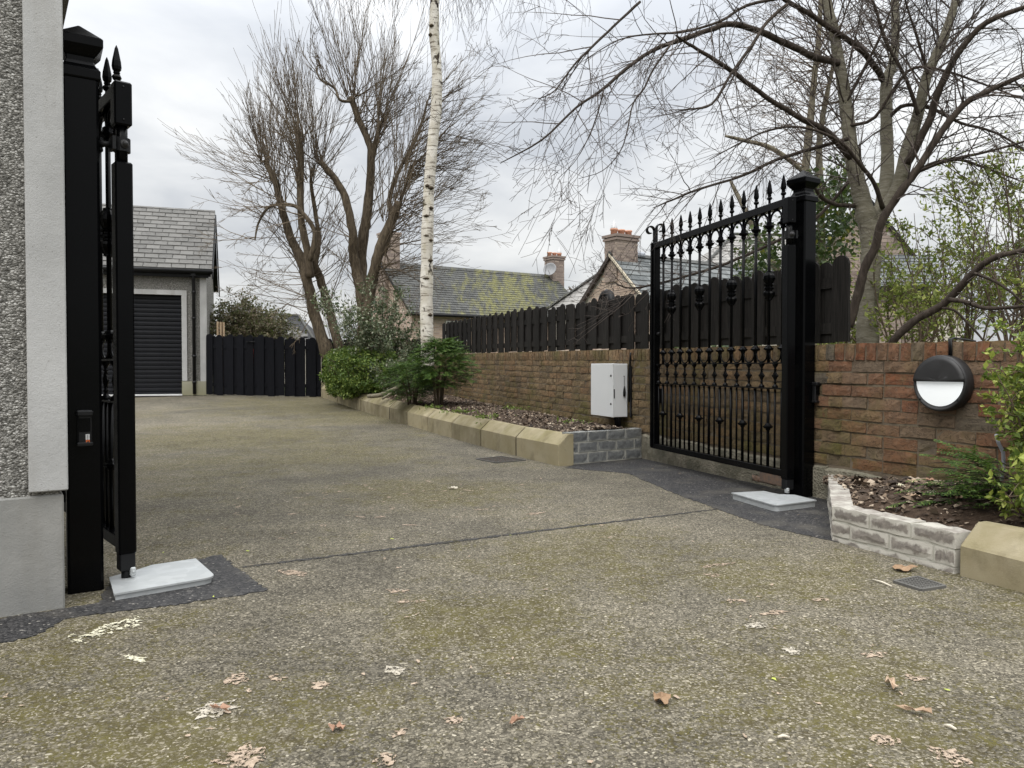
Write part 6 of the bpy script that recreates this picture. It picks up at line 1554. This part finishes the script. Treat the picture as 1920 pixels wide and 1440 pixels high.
LV = [
 (402, 1336, .125, .11, 'leaf_pale', 1, 'largest pale crumpled leaf on the near part of the drive'), (412, 1341, .075, .018, 'leaf_rust', 0, 'rust coloured stalk lying across the large pale leaf'),
 (442, 1279, .075, .07, 'leaf_tan', 1, 'tan flattened leaf just beyond the large pale crumpled leaf'), (520, 1277, .05, .045, 'leaf_tan', 1, 'faint tan leaf between two brighter leaves on the drive'), (602, 1290, .06, .05, 'leaf_tan', 1, 'pinkish flattened leaf second along from the large pale leaf'),
 (455, 1428, .105, .10, 'leaf_tan', 1, 'tan flattened leaf at the bottom edge of the picture'), (724, 1434, .06, .05, 'leaf_tan', 1, 'pale leaf mark cut by the bottom edge near the middle'),
 (1240, 1322, .06, .055, 'leaf_brown', 0, 'brown curled leaf alone on the mossy drive in the foreground'), (970, 1366, .045, .02, 'leaf_rust', 0, 'small curved rust leaf in the middle foreground'), (630, 1377, .035, .03, 'leaf_rust', 0, 'small rust red leaf fragment to the side of the large pale leaf'),
 (748, 1382, .05, .045, 'leaf_tan', 1, 'faint pink leaf mark in the near middle of the drive'), (850, 1358, .05, .035, 'leaf_tan', 1, 'small tan leaf mark short of the curved rust leaf'), (1690, 1072, .12, .07, 'leaf_brown', 0, 'large light brown dry leaf beside the drain grate'),
 (1420, 1176, .12, .05, 'leaf_pale', 1, 'long pale and pink leaf mark in the middle of the near drive'), (1452, 1152, .10, .05, 'leaf_tan', 1, 'pinkish leaf mark just beyond the long pale one'), (1385, 1129, .09, .04, 'leaf_tan', 1, 'thin pink leaf mark nearer the tarmac seam'), (1538, 1128, .06, .035, 'leaf_tan', 1, 'small cream leaf mark short of the drain grate'),
 (1345, 1062, .17, .05, 'leaf_tan', 1, 'long buff leaf streak beyond the pink marks'), (1337, 1081, .08, .05, 'leaf_tan', 1, 'short buff leaf mark beside the long buff streak'), (1636, 1232, .085, .05, 'leaf_tan', 1, 'buff leaf mark on the near drive below the drain grate'), (1484, 1225, .05, .08, 'leaf_pale', 1, 'pale lengthwise leaf mark near the middle of the foreground'),
 (1672, 1292, .025, .075, 'leaf_tan', 0, 'slim tan leaf standing lengthwise in the foreground'), (1715, 1277, .075, .05, 'leaf_tan', 1, 'pink leaf mark beside the slim tan leaf'), (1664, 1396, .075, .05, 'leaf_tan', 1, 'pinkish leaf mark low in the foreground'), (1786, 1428, .10, .09, 'leaf_tan', 1, 'torn pink leaf mark at the bottom edge of the picture'), (1715, 1344, .07, .018, 'leaf_tan', 0, 'thin tan leaf lying crosswise in the foreground'),
 (775, 1131, .10, .04, 'leaf_tan', 1, 'long cream leaf mark below the tarmac seam'), (743, 1111, .09, .05, 'leaf_tan', 1, 'pale pink leaf mark nearest the tarmac seam'), (1004, 964, .11, .05, 'leaf_tan', 1, 'pale tan leaf beyond the tarmac seam'), (740, 1263, .08, .045, 'leaf_pale', 1, 'faint cream leaf mark with lime moss beside it'), (550, 1077, .14, .06, 'leaf_tan', 1, 'pinkish leaf mark beside the new tarmac patch'),
 (205, 1178, .05, .05, 'leaf_cream', 1, 'white splash on the drive near the house plinth'), (252, 1240, .11, .035, 'leaf_cream', 1, 'thin cream splash furthest from the house plinth'), (850, 918, .06, .04, 'leaf_pale', 0, 'small pale leaf in the middle of the far drive')]
for i, (u, v, L, wdt, m_, fl, lab) in enumerate(LV): flat_leaf('dry_leaf', lab, u, v, L * 1.15, wdt * 1.15, m_.replace('leaf', 'mark') if fl else m_, 200 + i, bool(fl))
for i, (p0, p1, m_, lab) in enumerate((((1636, 1091), (1672, 1104), 'leaf_pale', 'straight white stick on the drive beside the drain grate'), ((1770, 1370), (1793, 1378), 'leaf_pale', 'short pale twig low in the foreground'), ((1458, 1393), (1480, 1393), 'leaf_pale', 'short flat white splinter in the foreground'))):
    a, b_ = gp(*p0), gp(*p1); mb = MB(); d = b_ - a; mb.tube([(-d.x / 2, -d.y / 2, .005), (0, .002, .008), (d.x / 2, d.y / 2, .005)], [.003, .004, .003], 5); o = mb.build('stick', M[m_]); o.location = ((a.x + b_.x) / 2, (a.y + b_.y) / 2, 0); tag(o, lab, 'stick', 'sticks on the drive')
# many small flecks: one object
r = random.Random(300); mb = MB()
def fleck(x, y, s, thin=.5):
    n = r.randint(5, 7); z = gz(y) + .003; a0 = r.random() * 6.28; sx_, sy_ = s, s * r.uniform(.3, thin)
    ring = []
    for i in range(n):
        a = 6.28 * i / n; k = r.uniform(.5, 1.2); x_, y_ = math.cos(a) * sx_ * k / 2, math.sin(a) * sy_ * k / 2; ring.append((x + x_ * math.cos(a0) - y_ * math.sin(a0), y + x_ * math.sin(a0) + y_ * math.cos(a0), z + r.uniform(0, .003)))
    mb.add(ring, [tuple(range(n))])
for _ in range(420):
    y = 1.6 + 9.5 * r.random() ** 1.3; x = r.uniform(-.75, .55) * y
    fleck(x, y, r.uniform(.008, .035) * (1 + y * .04))
for _ in range(70): fleck(r.gauss(-.75, .5), r.gauss(5.0, .45), r.uniform(.03, .10))
tag(mb.build('leaf_litter', M['mark_tan'], fix=False), kind='stuff')
mb = MB()
for k in range(60):
    t = r.random(); g = gp(135 + t * 130 + r.gauss(0, 5), 1208 - t * 40 + r.gauss(0, 6)); fleck(g.x, g.y, r.uniform(.012, .045), .6)
tag(mb.build('splash_litter', M['mark_cream'], fix=False), kind='stuff')
mb = MB()
for _ in range(12):
    y = 1.8 + 2.6 * r.random(); fleck(r.uniform(-.6, .65) * y, y, r.uniform(.01, .03))
tag(mb.build('lime_litter', M['leaf_lime'], fix=False), kind='stuff')
# leaves on the raised bed
for i, (u, v, D, L, wdt, m_, lab) in enumerate(((1750, 935, 3.95, .095, .085, 'leaf_tan', 'large curled tan leaf on the raised bed soil'), (1740, 898, 4.2, .06, .07, 'leaf_rust', 'reddish brown leaf standing against the foot of the red wall'), (1715, 962, 3.75, .07, .05, 'leaf_tan', 'tan torn leaf near the front of the raised bed'), (1746, 958, 3.75, .06, .035, 'leaf_pale', 'smooth pale stone coloured leaf on the raised bed'), (1712, 930, 4.05, .06, .04, 'leaf_tan', 'curled tan leaf near the middle of the raised bed'), (1688, 941, 3.98, .035, .045, 'leaf_cream', 'small cream leaf on the raised bed by the brick edging'), (1798, 968, 3.6, .08, .03, 'leaf_tan', 'thin tan leaf against the kerb end on the raised bed'))):
    g = P(u, v, D); flat_leaf('dry_leaf', lab, u, v, L, wdt, m_, 260 + i, False, 'leaves on the raised bed', D, min((q for r_ in bed_r for q in r_), key=lambda q: (q.x - g.x) ** 2 + (q.y - g.y) ** 2).z + .008)
